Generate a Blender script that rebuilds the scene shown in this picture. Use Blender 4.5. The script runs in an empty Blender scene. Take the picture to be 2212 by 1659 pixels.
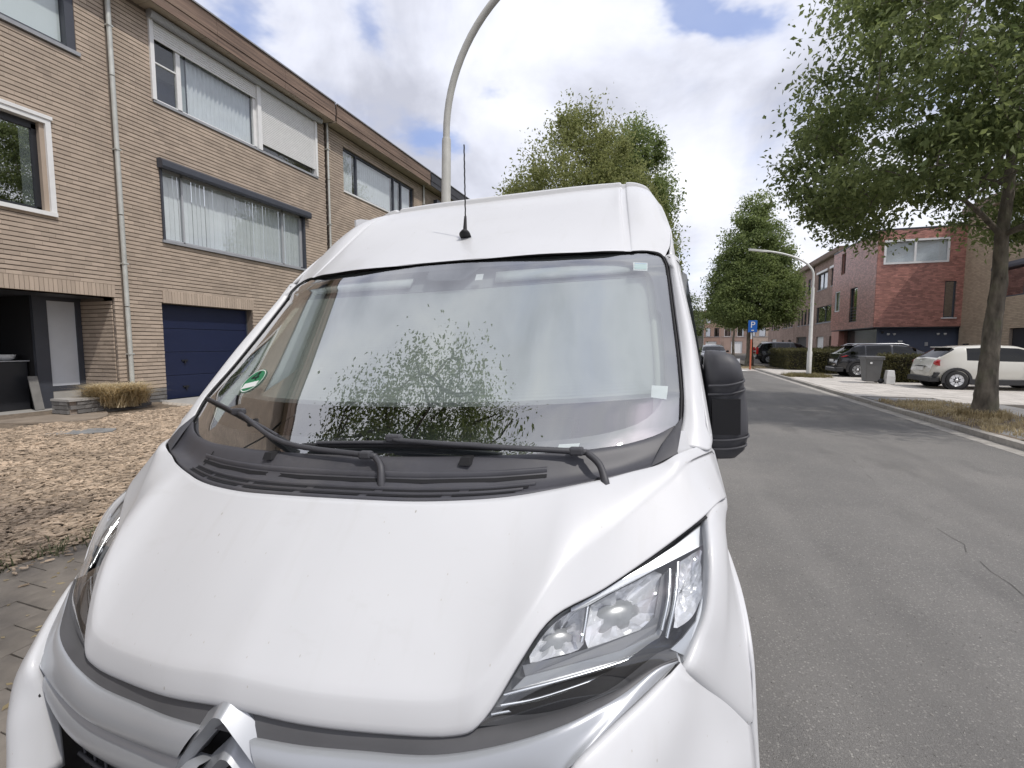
import bpy, bmesh, math, random
import numpy as np
from mathutils import Matrix, Vector
R = math.radians
random.seed(7)
rng = np.random.default_rng(11)
SC = bpy.context.scene
COL = SC.collection

# ------------------------------------------------------------------ camera
CAM_H = 1.6
YAW, PITCH = R(18.5), math.atan(85 / 1030.0)
cam_d = bpy.data.cameras.new('camera')
cam_d.sensor_width = 36.0
cam_d.lens = 36.0 * 1030 / 2212
cam_d.clip_start = 0.02
cam_d.clip_end = 3000
cam = bpy.data.objects.new('camera', cam_d)
COL.objects.link(cam)
cam.location = (0, 0, CAM_H)
cam.rotation_euler = (math.pi / 2 - PITCH, 0, YAW)
SC.camera = cam

# ------------------------------------------------------------------ sky, sun, exposure
SUN = Vector((0.60, -0.26, 1.0)).normalized()
sun_az = math.atan2(SUN.x, SUN.y)
sun_el = math.asin(SUN.z)
world = bpy.data.worlds.new('World')
SC.world = world
world.use_nodes = True
nt = world.node_tree
nt.nodes.clear()
wn = nt.nodes.new
def wl(a, b):
    nt.links.new(a, b)
def wmath(op, a, b=None, c=None, clamp=False):
    n = wn('ShaderNodeMath'); n.operation = op; n.use_clamp = clamp
    for i, v in enumerate((a, b, c)):
        if v is None: continue
        if isinstance(v, (int, float)): n.inputs[i].default_value = v
        else: wl(v, n.inputs[i])
    return n.outputs[0]
sky = wn('ShaderNodeTexSky')
sky.sky_type = 'NISHITA'
sky.sun_disc = False
sky.sun_elevation = sun_el
sky.sun_rotation = sun_az
sky.air_density = 1.1
sky.dust_density = 1.6
sky.ozone_density = 1.2
tc = wn('ShaderNodeTexCoord')
sep = wn('ShaderNodeSeparateXYZ'); wl(tc.outputs['Generated'], sep.inputs[0])
zc = wmath('MAXIMUM', sep.outputs[2], 0.0)
den = wmath('ADD', zc, 0.16)
px = wmath('DIVIDE', sep.outputs[0], den)
py = wmath('DIVIDE', sep.outputs[1], den)
comb = wn('ShaderNodeCombineXYZ'); wl(px, comb.inputs[0]); wl(py, comb.inputs[1])
def wnoise(scale, detail, rough, off, dist=0.0):
    m = wn('ShaderNodeMapping'); m.inputs['Location'].default_value = off
    wl(comb.outputs[0], m.inputs[0])
    n = wn('ShaderNodeTexNoise'); n.inputs['Scale'].default_value = scale
    n.inputs['Detail'].default_value = detail; n.inputs['Roughness'].default_value = rough
    n.inputs['Distortion'].default_value = dist
    wl(m.outputs[0], n.inputs['Vector'])
    return n.outputs[0]
nd1 = wnoise(2.6, 5, 0.6, (9.1, 0.3, 0.0)); nd2 = wnoise(2.6, 5, 0.6, (0.7, 7.7, 0.0))
pxd = wmath('ADD', px, wmath('MULTIPLY', wmath('SUBTRACT', nd1, 0.5), 0.42)); pyd = wmath('ADD', py, wmath('MULTIPLY', wmath('SUBTRACT', nd2, 0.5), 0.42))
def wblob(cx_, cy_, rx, ry, ang=0.0):
    # soft elliptical opening in the cloud deck, in cloud-plane coordinates
    dx = wmath('SUBTRACT', pxd, cx_); dy = wmath('SUBTRACT', pyd, cy_)
    ca, sa = math.cos(ang), math.sin(ang)
    u = wmath('ADD', wmath('MULTIPLY', dx, ca / rx), wmath('MULTIPLY', dy, sa / rx))
    v = wmath('ADD', wmath('MULTIPLY', dx, -sa / ry), wmath('MULTIPLY', dy, ca / ry))
    d2 = wmath('ADD', wmath('MULTIPLY', u, u), wmath('MULTIPLY', v, v))
    return wmath('POWER', 2.718, wmath('MULTIPLY', d2, -1.0))
n1 = wnoise(1.35, 9, 0.56, (3.1, 1.7, 0.2), 0.25)
n2 = wnoise(0.75, 7, 0.55, (-2.3, 5.2, 0.7), 0.2)
cover = wmath('ADD', n1, 0.19)
BLOBS = [(-0.97, 0.96, 0.07, 0.15, 0.3, 0.30), (-0.82, 1.53, 0.10, 0.20, -0.4, 0.30), (-0.53, 1.36, 0.08, 0.06, 0.5, 0.22),
         (0.07, 1.28, 0.07, 0.12, -0.6, 0.42), (-0.70, 1.05, 0.05, 0.09, 0.2, 0.16)]
for b in BLOBS:
    cover = wmath('SUBTRACT', cover, wmath('MULTIPLY', wblob(*b[:5]), b[5]))
mr = wn('ShaderNodeMapRange'); mr.interpolation_type = 'SMOOTHSTEP'
wl(cover, mr.inputs['Value'])
mr.inputs['From Min'].default_value = 0.36; mr.inputs['From Max'].default_value = 0.66
mr.inputs['To Min'].default_value = 0.22; mr.inputs['To Max'].default_value = 1.0
hz = wn('ShaderNodeMapRange'); wl(zc, hz.inputs['Value'])
hz.inputs['From Min'].default_value = 0.0; hz.inputs['From Max'].default_value = 0.32
hz.inputs['To Min'].default_value = 0.55; hz.inputs['To Max'].default_value = 0.0
cov = wmath('MAXIMUM', mr.outputs[0], hz.outputs[0])
n3n = wn('ShaderNodeTexNoise'); n3n.inputs['Scale'].default_value = 4.2; n3n.inputs['Detail'].default_value = 6
n3n.inputs['Roughness'].default_value = 0.52; n3n.inputs['Distortion'].default_value = 0.4
wl(tc.outputs['Generated'], n3n.inputs['Vector']); n3 = n3n.outputs[0]
shf = wmath('ADD', wmath('MULTIPLY', n2, 0.55), wmath('MULTIPLY', n3, 0.45))
shade = wn('ShaderNodeValToRGB'); wl(shf, shade.inputs[0])
SKY_STR = 0.1
e = shade.color_ramp.elements
e[0].position = 0.40; e[0].color = (4.6, 4.75, 5.5, 1)
e[1].position = 0.62; e[1].color = (8.9, 9.0, 9.35, 1)
e2_ = shade.color_ramp.elements.new(0.5); e2_.color = (6.8, 7.0, 7.9, 1)
mixc = wn('ShaderNodeMixRGB'); wl(cov, mixc.inputs[0])
tint = wn('ShaderNodeMixRGB'); tint.blend_type = 'MULTIPLY'; tint.inputs[0].default_value = 1
wl(sky.outputs[0], tint.inputs[1]); tint.inputs[2].default_value = (1.45, 1.40, 1.65, 1)
wl(tint.outputs[0], mixc.inputs[1]); wl(shade.outputs[0], mixc.inputs[2])
bg = wn('ShaderNodeBackground'); wl(mixc.outputs[0], bg.inputs[0])
bg.inputs[1].default_value = SKY_STR
wo = wn('ShaderNodeOutputWorld'); wl(bg.outputs[0], wo.inputs[0])

sun_d = bpy.data.lights.new('sun', 'SUN')
sun_d.energy = 2.0
sun_d.angle = R(1.2)
sun_d.color = (1.0, 0.955, 0.89)
sun_o = bpy.data.objects.new('sun', sun_d)
COL.objects.link(sun_o)
sun_o.location = (20, -30, 40)
sun_o.rotation_euler = SUN.to_track_quat('Z', 'Y').to_euler()

SC.view_settings.view_transform = 'Standard'
SC.view_settings.look = 'None'
SC.view_settings.exposure = 0.38
SC.view_settings.gamma = 1.0
SC.view_settings.use_curve_mapping = False
SC.render.engine = 'CYCLES'
SC.cycles.max_bounces = 7
SC.cycles.transparent_max_bounces = 10
SC.cycles.caustics_reflective = False
SC.cycles.caustics_refractive = False
SC.cycles.use_denoising = True

# ------------------------------------------------------------------ materials
MATS = {}
def mat(name, base, rough=0.6, metal=0.0, var=0.0, vscale=4.0, bump=0.0, bscale=30.0, bdist=0.01,
        spec=0.5, coat=0.0, island=0.0, detail=4, stain=None, stretch=None, emit=None, trans=0.0):
    if name in MATS: return MATS[name]
    m = bpy.data.materials.new(name); m.use_nodes = True
    t = m.node_tree; ns = t.nodes; lk = t.links.new
    b = ns['Principled BSDF']
    b.inputs['Base Color'].default_value = (*base, 1)
    b.inputs['Roughness'].default_value = rough
    b.inputs['Metallic'].default_value = metal
    b.inputs['Specular IOR Level'].default_value = spec
    b.inputs['Coat Weight'].default_value = coat
    b.inputs['Coat Roughness'].default_value = 0.06
    tcn = ns.new('ShaderNodeTexCoord')
    vec = tcn.outputs['Object']
    if stretch:
        mp = ns.new('ShaderNodeMapping'); mp.inputs['Scale'].default_value = stretch
        lk(vec, mp.inputs[0]); vec = mp.outputs[0]
    src = None
    if var:
        n = ns.new('ShaderNodeTexNoise'); n.inputs['Scale'].default_value = vscale
        n.inputs['Detail'].default_value = detail; lk(vec, n.inputs['Vector'])
        mr_ = ns.new('ShaderNodeMapRange'); lk(n.outputs[0], mr_.inputs[0])
        mr_.inputs[1].default_value = 0.25; mr_.inputs[2].default_value = 0.75
        mr_.inputs[3].default_value = 1 - var; mr_.inputs[4].default_value = 1 + var
        src = mr_.outputs[0]
    if island:
        g = ns.new('ShaderNodeNewGeometry'); oi = ns.new('ShaderNodeObjectInfo')
        a = ns.new('ShaderNodeMath'); a.operation = 'ADD'
        lk(g.outputs['Random Per Island'], a.inputs[0]); lk(oi.outputs['Random'], a.inputs[1])
        f = ns.new('ShaderNodeMath'); f.operation = 'FRACT'; lk(a.outputs[0], f.inputs[0])
        mi = ns.new('ShaderNodeMapRange'); lk(f.outputs[0], mi.inputs[0])
        mi.inputs[3].default_value = 1 - island; mi.inputs[4].default_value = 1 + island
        if src is not None:
            mm = ns.new('ShaderNodeMath'); mm.operation = 'MULTIPLY'
            lk(src, mm.inputs[0]); lk(mi.outputs[0], mm.inputs[1]); src = mm.outputs[0]
        else: src = mi.outputs[0]
    col_out = None
    if src is not None:
        mx = ns.new('ShaderNodeMixRGB'); mx.blend_type = 'MULTIPLY'; mx.inputs[0].default_value = 1
        mx.inputs[1].default_value = (*base, 1); lk(src, mx.inputs[2])
        col_out = mx.outputs[0]
    if stain:   # (colour, scale, threshold lo, hi, amount, stretch)
        mp2 = ns.new('ShaderNodeMapping'); mp2.inputs['Scale'].default_value = stain[5] if len(stain) > 5 else (1, 1, 1)
        lk(tcn.outputs['Object'], mp2.inputs[0])
        n2_ = ns.new('ShaderNodeTexNoise'); n2_.inputs['Scale'].default_value = stain[1]; n2_.inputs['Detail'].default_value = 6
        n2_.inputs['Roughness'].default_value = 0.65
        lk(mp2.outputs[0], n2_.inputs['Vector'])
        ms = ns.new('ShaderNodeMapRange'); lk(n2_.outputs[0], ms.inputs[0])
        ms.inputs[1].default_value = stain[2]; ms.inputs[2].default_value = stain[3]
        ms.inputs[3].default_value = 0; ms.inputs[4].default_value = stain[4]
        mx2 = ns.new('ShaderNodeMixRGB'); lk(ms.outputs[0], mx2.inputs[0])
        if col_out is not None: lk(col_out, mx2.inputs[1])
        else: mx2.inputs[1].default_value = (*base, 1)
        mx2.inputs[2].default_value = (*stain[0], 1)
        col_out = mx2.outputs[0]
    if col_out is not None: lk(col_out, b.inputs['Base Color'])
    if bump:
        nb = ns.new('ShaderNodeTexNoise'); nb.inputs['Scale'].default_value = bscale
        nb.inputs['Detail'].default_value = 5; lk(vec, nb.inputs['Vector'])
        bp = ns.new('ShaderNodeBump'); bp.inputs['Strength'].default_value = bump
        bp.inputs['Distance'].default_value = bdist
        lk(nb.outputs[0], bp.inputs['Height']); lk(bp.outputs[0], b.inputs['Normal'])
    if trans:
        b.inputs['Transmission Weight'].default_value = trans
    MATS[name] = m
    return m

def glass_mat(name, tint, base_refl, fres, rough=0.0, refl_col=(1, 1, 1)):
    if name in MATS: return MATS[name]
    m = bpy.data.materials.new(name); m.use_nodes = True
    t = m.node_tree; ns = t.nodes; lk = t.links.new; ns.clear()
    tr = ns.new('ShaderNodeBsdfTransparent'); tr.inputs[0].default_value = (*tint, 1)
    gl = ns.new('ShaderNodeBsdfGlossy'); gl.inputs['Roughness'].default_value = rough
    gl.inputs[0].default_value = (*refl_col, 1)
    g = ns.new('ShaderNodeNewGeometry')     # two-sided Schlick term, so both faces of a pane act alike
    dt = ns.new('ShaderNodeVectorMath'); dt.operation = 'DOT_PRODUCT'
    lk(g.outputs['Normal'], dt.inputs[0]); lk(g.outputs['Incoming'], dt.inputs[1])
    ab = ns.new('ShaderNodeMath'); ab.operation = 'ABSOLUTE'; lk(dt.outputs['Value'], ab.inputs[0])
    om = ns.new('ShaderNodeMath'); om.operation = 'SUBTRACT'; om.inputs[0].default_value = 1.0; lk(ab.outputs[0], om.inputs[1])
    pw = ns.new('ShaderNodeMath'); pw.operation = 'POWER'; lk(om.outputs[0], pw.inputs[0]); pw.inputs[1].default_value = 4.0
    ma = ns.new('ShaderNodeMath'); ma.operation = 'MULTIPLY_ADD'; ma.use_clamp = True
    lk(pw.outputs[0], ma.inputs[0]); ma.inputs[1].default_value = fres * .9; ma.inputs[2].default_value = base_refl + .04
    mx = ns.new('ShaderNodeMixShader'); lk(ma.outputs[0], mx.inputs[0])
    lk(tr.outputs[0], mx.inputs[1]); lk(gl.outputs[0], mx.inputs[2])
    o = ns.new('ShaderNodeOutputMaterial'); lk(mx.outputs[0], o.inputs[0])
    MATS[name] = m
    return m

def leaf_mat(name, c_dark, c_light, transl=0.35):
    if name in MATS: return MATS[name]
    m = bpy.data.materials.new(name); m.use_nodes = True
    t = m.node_tree; ns = t.nodes; lk = t.links.new
    b = ns['Principled BSDF']; b.inputs['Roughness'].default_value = 0.5
    b.inputs['Specular IOR Level'].default_value = 0.35
    g = ns.new('ShaderNodeNewGeometry')
    tcn = ns.new('ShaderNodeTexCoord')
    n = ns.new('ShaderNodeTexNoise'); n.inputs['Scale'].default_value = 0.9; n.inputs['Detail'].default_value = 3
    lk(tcn.outputs['Object'], n.inputs['Vector'])
    a = ns.new('ShaderNodeMath'); a.operation = 'MULTIPLY_ADD'
    lk(g.outputs['Random Per Island'], a.inputs[0]); a.inputs[1].default_value = 0.6
    s = ns.new('ShaderNodeMath'); s.operation = 'MULTIPLY_ADD'; lk(n.outputs[0], s.inputs[0]); s.inputs[1].default_value = 1.4; s.inputs[2].default_value = -0.5
    lk(s.outputs[0], a.inputs[2]); a.use_clamp = True
    mx = ns.new('ShaderNodeMixRGB'); lk(a.outputs[0], mx.inputs[0])
    mx.inputs[1].default_value = (*c_dark, 1); mx.inputs[2].default_value = (*c_light, 1)
    lk(mx.outputs[0], b.inputs['Base Color'])
    tl = ns.new('ShaderNodeBsdfTranslucent'); lk(mx.outputs[0], tl.inputs[0])
    ms = ns.new('ShaderNodeMixShader'); ms.inputs[0].default_value = transl
    lk(b.outputs[0], ms.inputs[1]); lk(tl.outputs[0], ms.inputs[2])
    lk(ms.outputs[0], ns['Material Output'].inputs[0])
    MATS[name] = m
    return m

# ------------------------------------------------------------------ object helpers
def obj(name, me, parent=None, label=None, cat=None, group=None, kind=None, loc=None, rot=None):
    o = bpy.data.objects.new(name, me); COL.objects.link(o)
    if parent is not None: o.parent = parent
    if loc is not None: o.location = loc
    if rot is not None: o.rotation_euler = rot
    if label: o['label'] = label
    if cat: o['category'] = cat
    if group: o['group'] = group
    if kind: o['kind'] = kind
    return o
def thing(name, label, cat, loc=(0, 0, 0), rz=0.0, group=None):
    return obj(name, None, None, label, cat, group, None, loc, (0, 0, rz))
def mesh(name, verts, faces, mats, smooth=False, midx=None):
    me = bpy.data.meshes.new(name)
    verts = np.asarray(verts, dtype=np.float32)
    if isinstance(faces, np.ndarray):
        nf, k = faces.shape
        me.vertices.add(len(verts)); me.vertices.foreach_set('co', verts.ravel())
        me.loops.add(nf * k); me.loops.foreach_set('vertex_index', faces.astype(np.int32).ravel())
        me.polygons.add(nf)
        me.polygons.foreach_set('loop_start', np.arange(nf, dtype=np.int32) * k)
        me.update(calc_edges=True)
    else:
        me.from_pydata([tuple(map(float, v)) for v in verts], [], faces)
    if not isinstance(mats, (list, tuple)): mats = [mats]
    for m in mats: me.materials.append(m)
    if midx is not None: me.polygons.foreach_set('material_index', np.asarray(midx, dtype=np.int32))
    me.polygons.foreach_set('use_smooth', np.full(len(me.polygons), bool(smooth)))
    me.validate(); me.update()
    return me

class MB:
    """collects simple solids into one mesh"""
    def __init__(s): s.v = []; s.f = []; s.mi = []; s.sm = []
    def add(s, vs, fs, mi=0, sm=False):
        k = len(s.v); s.v += [tuple(map(float, v)) for v in vs]
        for f in fs: s.f.append(tuple(i + k for i in f)); s.mi.append(mi); s.sm.append(sm)
        return s
    def box(s, a, b, mi=0):
        (x0, y0, z0), (x1, y1, z1) = a, b
        x0, x1 = min(x0, x1), max(x0, x1); y0, y1 = min(y0, y1), max(y0, y1); z0, z1 = min(z0, z1), max(z0, z1)
        vs = [(x0, y0, z0), (x1, y0, z0), (x1, y1, z0), (x0, y1, z0), (x0, y0, z1), (x1, y0, z1), (x1, y1, z1), (x0, y1, z1)]
        return s.add(vs, [(0, 3, 2, 1), (4, 5, 6, 7), (0, 1, 5, 4), (1, 2, 6, 5), (2, 3, 7, 6), (3, 0, 4, 7)], mi)
    def tube(s, pts, rad, n=8, mi=0, cap=True, sm=True):
        pts = [Vector(p) for p in pts]; m = len(pts)
        rads = rad if isinstance(rad, (list, tuple)) else [rad] * m
        vs = []; up = None
        for i, p in enumerate(pts):
            d = (pts[min(i + 1, m - 1)] - pts[max(i - 1, 0)]).normalized()
            if up is None: up = Vector((0, 0, 1)) if abs(d.z) < 0.9 else Vector((1, 0, 0))
            a = d.cross(up).normalized(); b_ = a.cross(d).normalized(); up = b_
            for k in range(n):
                t = 2 * math.pi * k / n
                vs.append(p + rads[i] * (math.cos(t) * a + math.sin(t) * b_))
        fs = [(i * n + k, i * n + (k + 1) % n, (i + 1) * n + (k + 1) % n, (i + 1) * n + k) for i in range(m - 1) for k in range(n)]
        s.add(vs, fs, mi, sm)
        if cap:
            s.add(vs[:n], [tuple(range(n))[::-1]], mi); s.add(vs[-n:], [tuple(range(n))], mi)
        return s
    def lathe(s, prof, c=(0, 0, 0), axis='z', n=24, mi=0, sm=True):
        vs = []
        for r_, h in prof:
            for k in range(n):
                t = 2 * math.pi * k / n; u, w = r_ * math.cos(t), r_ * math.sin(t)
                p = {'z': (u, w, h), 'y': (u, h, w), 'x': (h, u, w)}[axis]
                vs.append((p[0] + c[0], p[1] + c[1], p[2] + c[2]))
        m = len(prof)
        fs = [(i * n + k, i * n + (k + 1) % n, (i + 1) * n + (k + 1) % n, (i + 1) * n + k) for i in range(m - 1) for k in range(n)]
        return s.add(vs, fs, mi, sm)
    def prism(s, poly, d, mi=0):
        """poly: list of 3d points, extruded by vector d"""
        n = len(poly); vs = [Vector(p) for p in poly] + [Vector(p) + Vector(d) for p in poly]
        fs = [tuple(range(n)), tuple(range(2 * n - 1, n - 1, -1))] + [(i, i + n, (i + 1) % n + n, (i + 1) % n) for i in range(n)]
        return s.add(vs, fs, mi)
    def grid(s, P, mi=0, sm=True, close=False):
        P = np.asarray(P); a, b = P.shape[:2]; vs = P.reshape(-1, 3)
        bb = b if close else b - 1
        fs = [(i * b + j, i * b + (j + 1) % b, (i + 1) * b + (j + 1) % b, (i + 1) * b + j) for i in range(a - 1) for j in range(bb)]
        return s.add(vs, fs, mi, sm)
    def build(s, name, mats, parent=None, recalc=True, **kw):
        me = bpy.data.meshes.new(name); me.from_pydata(s.v, [], s.f)
        if not isinstance(mats, (list, tuple)): mats = [mats]
        for m in mats: me.materials.append(m)
        me.polygons.foreach_set('material_index', np.asarray(s.mi, dtype=np.int32))
        me.polygons.foreach_set('use_smooth', np.asarray(s.sm, dtype=bool))
        me.validate()
        if recalc:
            b = bmesh.new(); b.from_mesh(me); bmesh.ops.recalc_face_normals(b, faces=b.faces); b.to_mesh(me); b.free()
        me.update()
        return obj(name, me, parent, **kw)
def bevel(o, w=0.01, seg=2):
    md = o.modifiers.new('bevel', 'BEVEL'); md.width = w; md.segments = seg; md.limit_method = 'ANGLE'; md.angle_limit = R(40)
    return o
def box(name, a, b, m, parent=None, **kw): return MB().box(a, b).build(name, m, parent, **kw)

BOXF = np.array([(0, 3, 2, 1), (4, 5, 6, 7), (0, 1, 5, 4), (1, 2, 6, 5), (2, 3, 7, 6), (3, 0, 4, 7)])
def many_boxes(name, boxes, frame, m, parent=None, jitter=0.0, **kw):
    """boxes: (n,6) u0,u1,w0,w1(depth),z0,z1 in a frame (origin,u,n) -> one mesh"""
    B = np.asarray(boxes, float); o, u, n = [np.asarray(q, float) for q in frame]
    up = np.array([0, 0, 1.0]); N = len(B)
    idx = [(0, 2, 4), (1, 2, 4), (1, 3, 4), (0, 3, 4), (0, 2, 5), (1, 2, 5), (1, 3, 5), (0, 3, 5)]
    V = np.zeros((N, 8, 3))
    for k, (i, j, l) in enumerate(idx):
        V[:, k] = o + B[:, i, None] * u + B[:, j, None] * n + B[:, l, None] * up
    if jitter: V += rng.normal(0, jitter, V.shape)
    F = (np.arange(N)[:, None, None] * 8 + BOXF[None]).reshape(-1, 4)
    return obj(name, mesh(name, V.reshape(-1, 3), F, m), parent, **kw)
# ------------------------------------------------------------------ things whose parts are written in world coordinates
WROOT = set()
_obj0 = obj
def obj(name, me, parent=None, label=None, cat=None, group=None, kind=None, loc=None, rot=None):
    if parent is not None and loc is None and parent.name in WROOT:
        loc = tuple(-c for c in parent.location)
    return _obj0(name, me, parent, label, cat, group, kind, loc, rot)
def wthing(name, label, cat, loc, group=None):
    t = thing(name, label, cat, loc, 0, group); WROOT.add(t.name); return t
def structure(name, me):
    return obj(name, me, kind='structure')

def add_patches(m):      # old repairs and oil-darkened tracks, stretched along the road
    t = m.node_tree; ns = t.nodes; lk = t.links.new
    b = ns['Principled BSDF']; src = b.inputs['Base Color'].links[0].from_socket
    tcn = ns.new('ShaderNodeTexCoord')
    for sc, st, lo, hi, amt, col_, off in ((.55, (1, .22, 1), .50, .56, .30, (.085, .082, .08), 3.0), (1.6, (1, .35, 1), .60, .72, .35, (.07, .068, .066), 7.0), (.9, (1.6, .12, 1), .52, .70, .25, (.26, .25, .235), 1.0)):
        mp = ns.new('ShaderNodeMapping'); mp.inputs['Scale'].default_value = st; mp.inputs['Location'].default_value = (off, off, 0); lk(tcn.outputs['Object'], mp.inputs[0])
        n = ns.new('ShaderNodeTexNoise'); n.inputs['Scale'].default_value = sc; n.inputs['Detail'].default_value = 6; lk(mp.outputs[0], n.inputs['Vector'])
        a = ns.new('ShaderNodeMapRange'); lk(n.outputs[0], a.inputs[0]); a.inputs[1].default_value = lo; a.inputs[2].default_value = hi; a.inputs[4].default_value = amt
        mx = ns.new('ShaderNodeMixRGB'); lk(a.outputs[0], mx.inputs[0]); lk(src, mx.inputs[1]); mx.inputs[2].default_value = (*col_, 1)
        src = mx.outputs[0]
    lk(src, b.inputs['Base Color'])
def add_aggregate(m):
    t = m.node_tree; ns = t.nodes; lk = t.links.new
    b = ns['Principled BSDF']; src = b.inputs['Base Color'].links[0].from_socket
    tcn = ns.new('ShaderNodeTexCoord')
    for sc, thr, amt in ((70, .60, .60), (130, .66, .45)):
        v = ns.new('ShaderNodeTexVoronoi'); v.inputs['Scale'].default_value = sc; lk(tcn.outputs['Object'], v.inputs['Vector'])
        s = ns.new('ShaderNodeSeparateColor'); lk(v.outputs['Color'], s.inputs[0])
        a = ns.new('ShaderNodeMapRange'); lk(s.outputs[0], a.inputs[0]); a.inputs[1].default_value = thr; a.inputs[2].default_value = 1.0; a.inputs[4].default_value = amt
        d = ns.new('ShaderNodeMapRange'); lk(v.outputs['Distance'], d.inputs[0]); d.inputs[1].default_value = .45; d.inputs[2].default_value = .25; d.inputs[3].default_value = 0; d.inputs[4].default_value = 1
        mu = ns.new('ShaderNodeMath'); mu.operation = 'MULTIPLY'; lk(a.outputs[0], mu.inputs[0]); lk(d.outputs[0], mu.inputs[1])
        mx = ns.new('ShaderNodeMixRGB'); lk(mu.outputs[0], mx.inputs[0]); lk(src, mx.inputs[1]); mx.inputs[2].default_value = (.40, .385, .355, 1)
        src = mx.outputs[0]
    lk(src, b.inputs['Base Color'])
m_asphalt = mat('asphalt', (0.152, 0.147, 0.140), 0.85, var=0.30, vscale=170, bump=0.7, bscale=200, bdist=0.008, detail=5,
                stain=((0.24, 0.228, 0.21), 0.45, 0.42, 0.68, 0.5))
add_aggregate(m_asphalt); add_patches(m_asphalt)
m_pave_l = mat('paving_grey', (0.185, 0.165, 0.142), 0.85, var=0.22, vscale=9, island=0.16, bump=0.35, bscale=60, bdist=0.004)
m_kerb = mat('kerb_concrete', (0.36, 0.34, 0.31), 0.85, var=0.2, vscale=12, island=0.12, bump=0.3, bscale=60, bdist=0.004)
m_pave_r = mat('paving_pale', (0.52, 0.49, 0.45), 0.85, var=0.12, vscale=1.6, island=0.07, bump=0.2, bscale=60, bdist=0.003)
m_soil = mat('soil', (0.17, 0.135, 0.10), 0.95, var=0.4, vscale=14, bump=0.6, bscale=40, bdist=0.02)
m_ground = mat('ground_earth', (0.16, 0.15, 0.11), 0.95, var=0.3, vscale=0.6)
m_joint = mat('joint_dirt', (0.085, 0.075, 0.062), 0.95, var=0.3, vscale=30)
m_conc = mat('drive_concrete', (0.36, 0.35, 0.33), 0.85, var=0.15, vscale=3, bump=0.2, bscale=80, bdist=0.003)
m_white_line = mat('road_paint', (0.72, 0.72, 0.70), 0.7, var=0.2, vscale=20)

# ground
structure('ground', mesh('ground', [(-400, -300, -0.35), (400, -300, -0.35), (400, 600, -0.35), (-400, 600, -0.35)], [(0, 1, 2, 3)], m_ground))

# road: slight camber, falling to the gutters
def road_z(x): return float(np.interp(x, [-2.10, 0.0, 1.6, 3.4, 5.06], [-0.0715, 0.0, 0.048, 0.045, 0.0]))
xs = [-2.10, -1.6, -1.0, -0.4, 0.2, 0.8, 1.6, 2.4, 3.4, 4.2, 5.06]
ys = [-40, -10, 0, 10, 20, 33, 60, 92]
P = [[(x, y, road_z(x)) for x in xs] for y in ys]
o = MB().grid(P, sm=True).build('road', m_asphalt, recalc=False, kind='structure')
# road bends to the left beyond the plateau: a wide junction area
structure('side_road', mesh('side_road', [(-40, 92, -0.02), (60, 92, -0.02), (60, 99, -0.02), (-40, 99, -0.02)], [(0, 1, 2, 3)], m_asphalt))
# crack running along the asphalt
crk = MB()
y = 1.2; x = 1.75
pts = []
while y < 7.5:
    pts.append((x, y)); y += 0.11 + 0.1 * random.random(); x += random.gauss(0.012, 0.035)
for (x0, y0), (x1, y1) in zip(pts[:-1], pts[1:]):
    if random.random() < .3: continue
    w = 0.001 + 0.0022 * random.random()
    crk.add([(x0 - w, y0, road_z(x0) + .003), (x0 + w, y0, road_z(x0) + .003), (x1 + w, y1, road_z(x1) + .003), (x1 - w, y1, road_z(x1) + .003)], [(0, 1, 2, 3)])
crk.build('road_crack', mat('crack_dark', (0.10, 0.095, 0.088), 0.95), bpy.data.objects['road'], recalc=False)
# loose pale grit of the worn asphalt, real little stones near the camera
n = 14000
gx = rng.uniform(0.1, 4.9, n); gy = 0.75 + 7.5 * rng.random(n) ** 1.6
gz = np.array([road_z(v) for v in gx])
sz = rng.uniform(0.0018, 0.0045, n)
tet = np.array([(-1, -.7, -.3), (1, -.6, -.3), (.2, 1, -.3), (0, .1, .55)])
V = np.zeros((n, 4, 3)); ang = rng.uniform(0, 6.28, n)
ca, sa = np.cos(ang), np.sin(ang)
for k in range(4):
    V[:, k, 0] = gx + sz * 1.3 * (tet[k, 0] * ca - tet[k, 1] * sa)
    V[:, k, 1] = gy + sz * (tet[k, 0] * sa + tet[k, 1] * ca)
    V[:, k, 2] = gz + sz * tet[k, 2] + .0015
F = (np.arange(n)[:, None, None] * 4 + np.array([(0, 1, 3), (1, 2, 3), (2, 0, 3)])[None]).reshape(-1, 3)
obj('asphalt_grit', mesh('asphalt_grit', V.reshape(-1, 3), F, mat('grit', (0.215, 0.205, 0.19), 0.8, island=0.45)), bpy.data.objects['road'], kind='stuff')

# speed plateau across the road with white marks
MB().grid([[(x, yy, road_z(x) + (.012 if yy > 32.5 else .004)) for x in xs] for yy in (32.0, 33.2, 41.0, 42.0)]).build('road_plateau', mat('plateau_concrete', (0.42, 0.39, 0.36), 0.85, var=0.15, vscale=1.5), recalc=False, kind='structure')
mk = MB()
for xa in (-1.6, -0.3, 1.0, 2.3, 3.6):
    mk.add([(xa, 31.2, road_z(xa) + .02), (xa + .8, 31.2, road_z(xa + .8) + .02), (xa + .4, 32.9, road_z(xa + .4) + .024)], [(0, 1, 2)])
mk.build('road_marking', m_white_line, bpy.data.objects['road'], recalc=False)

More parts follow.
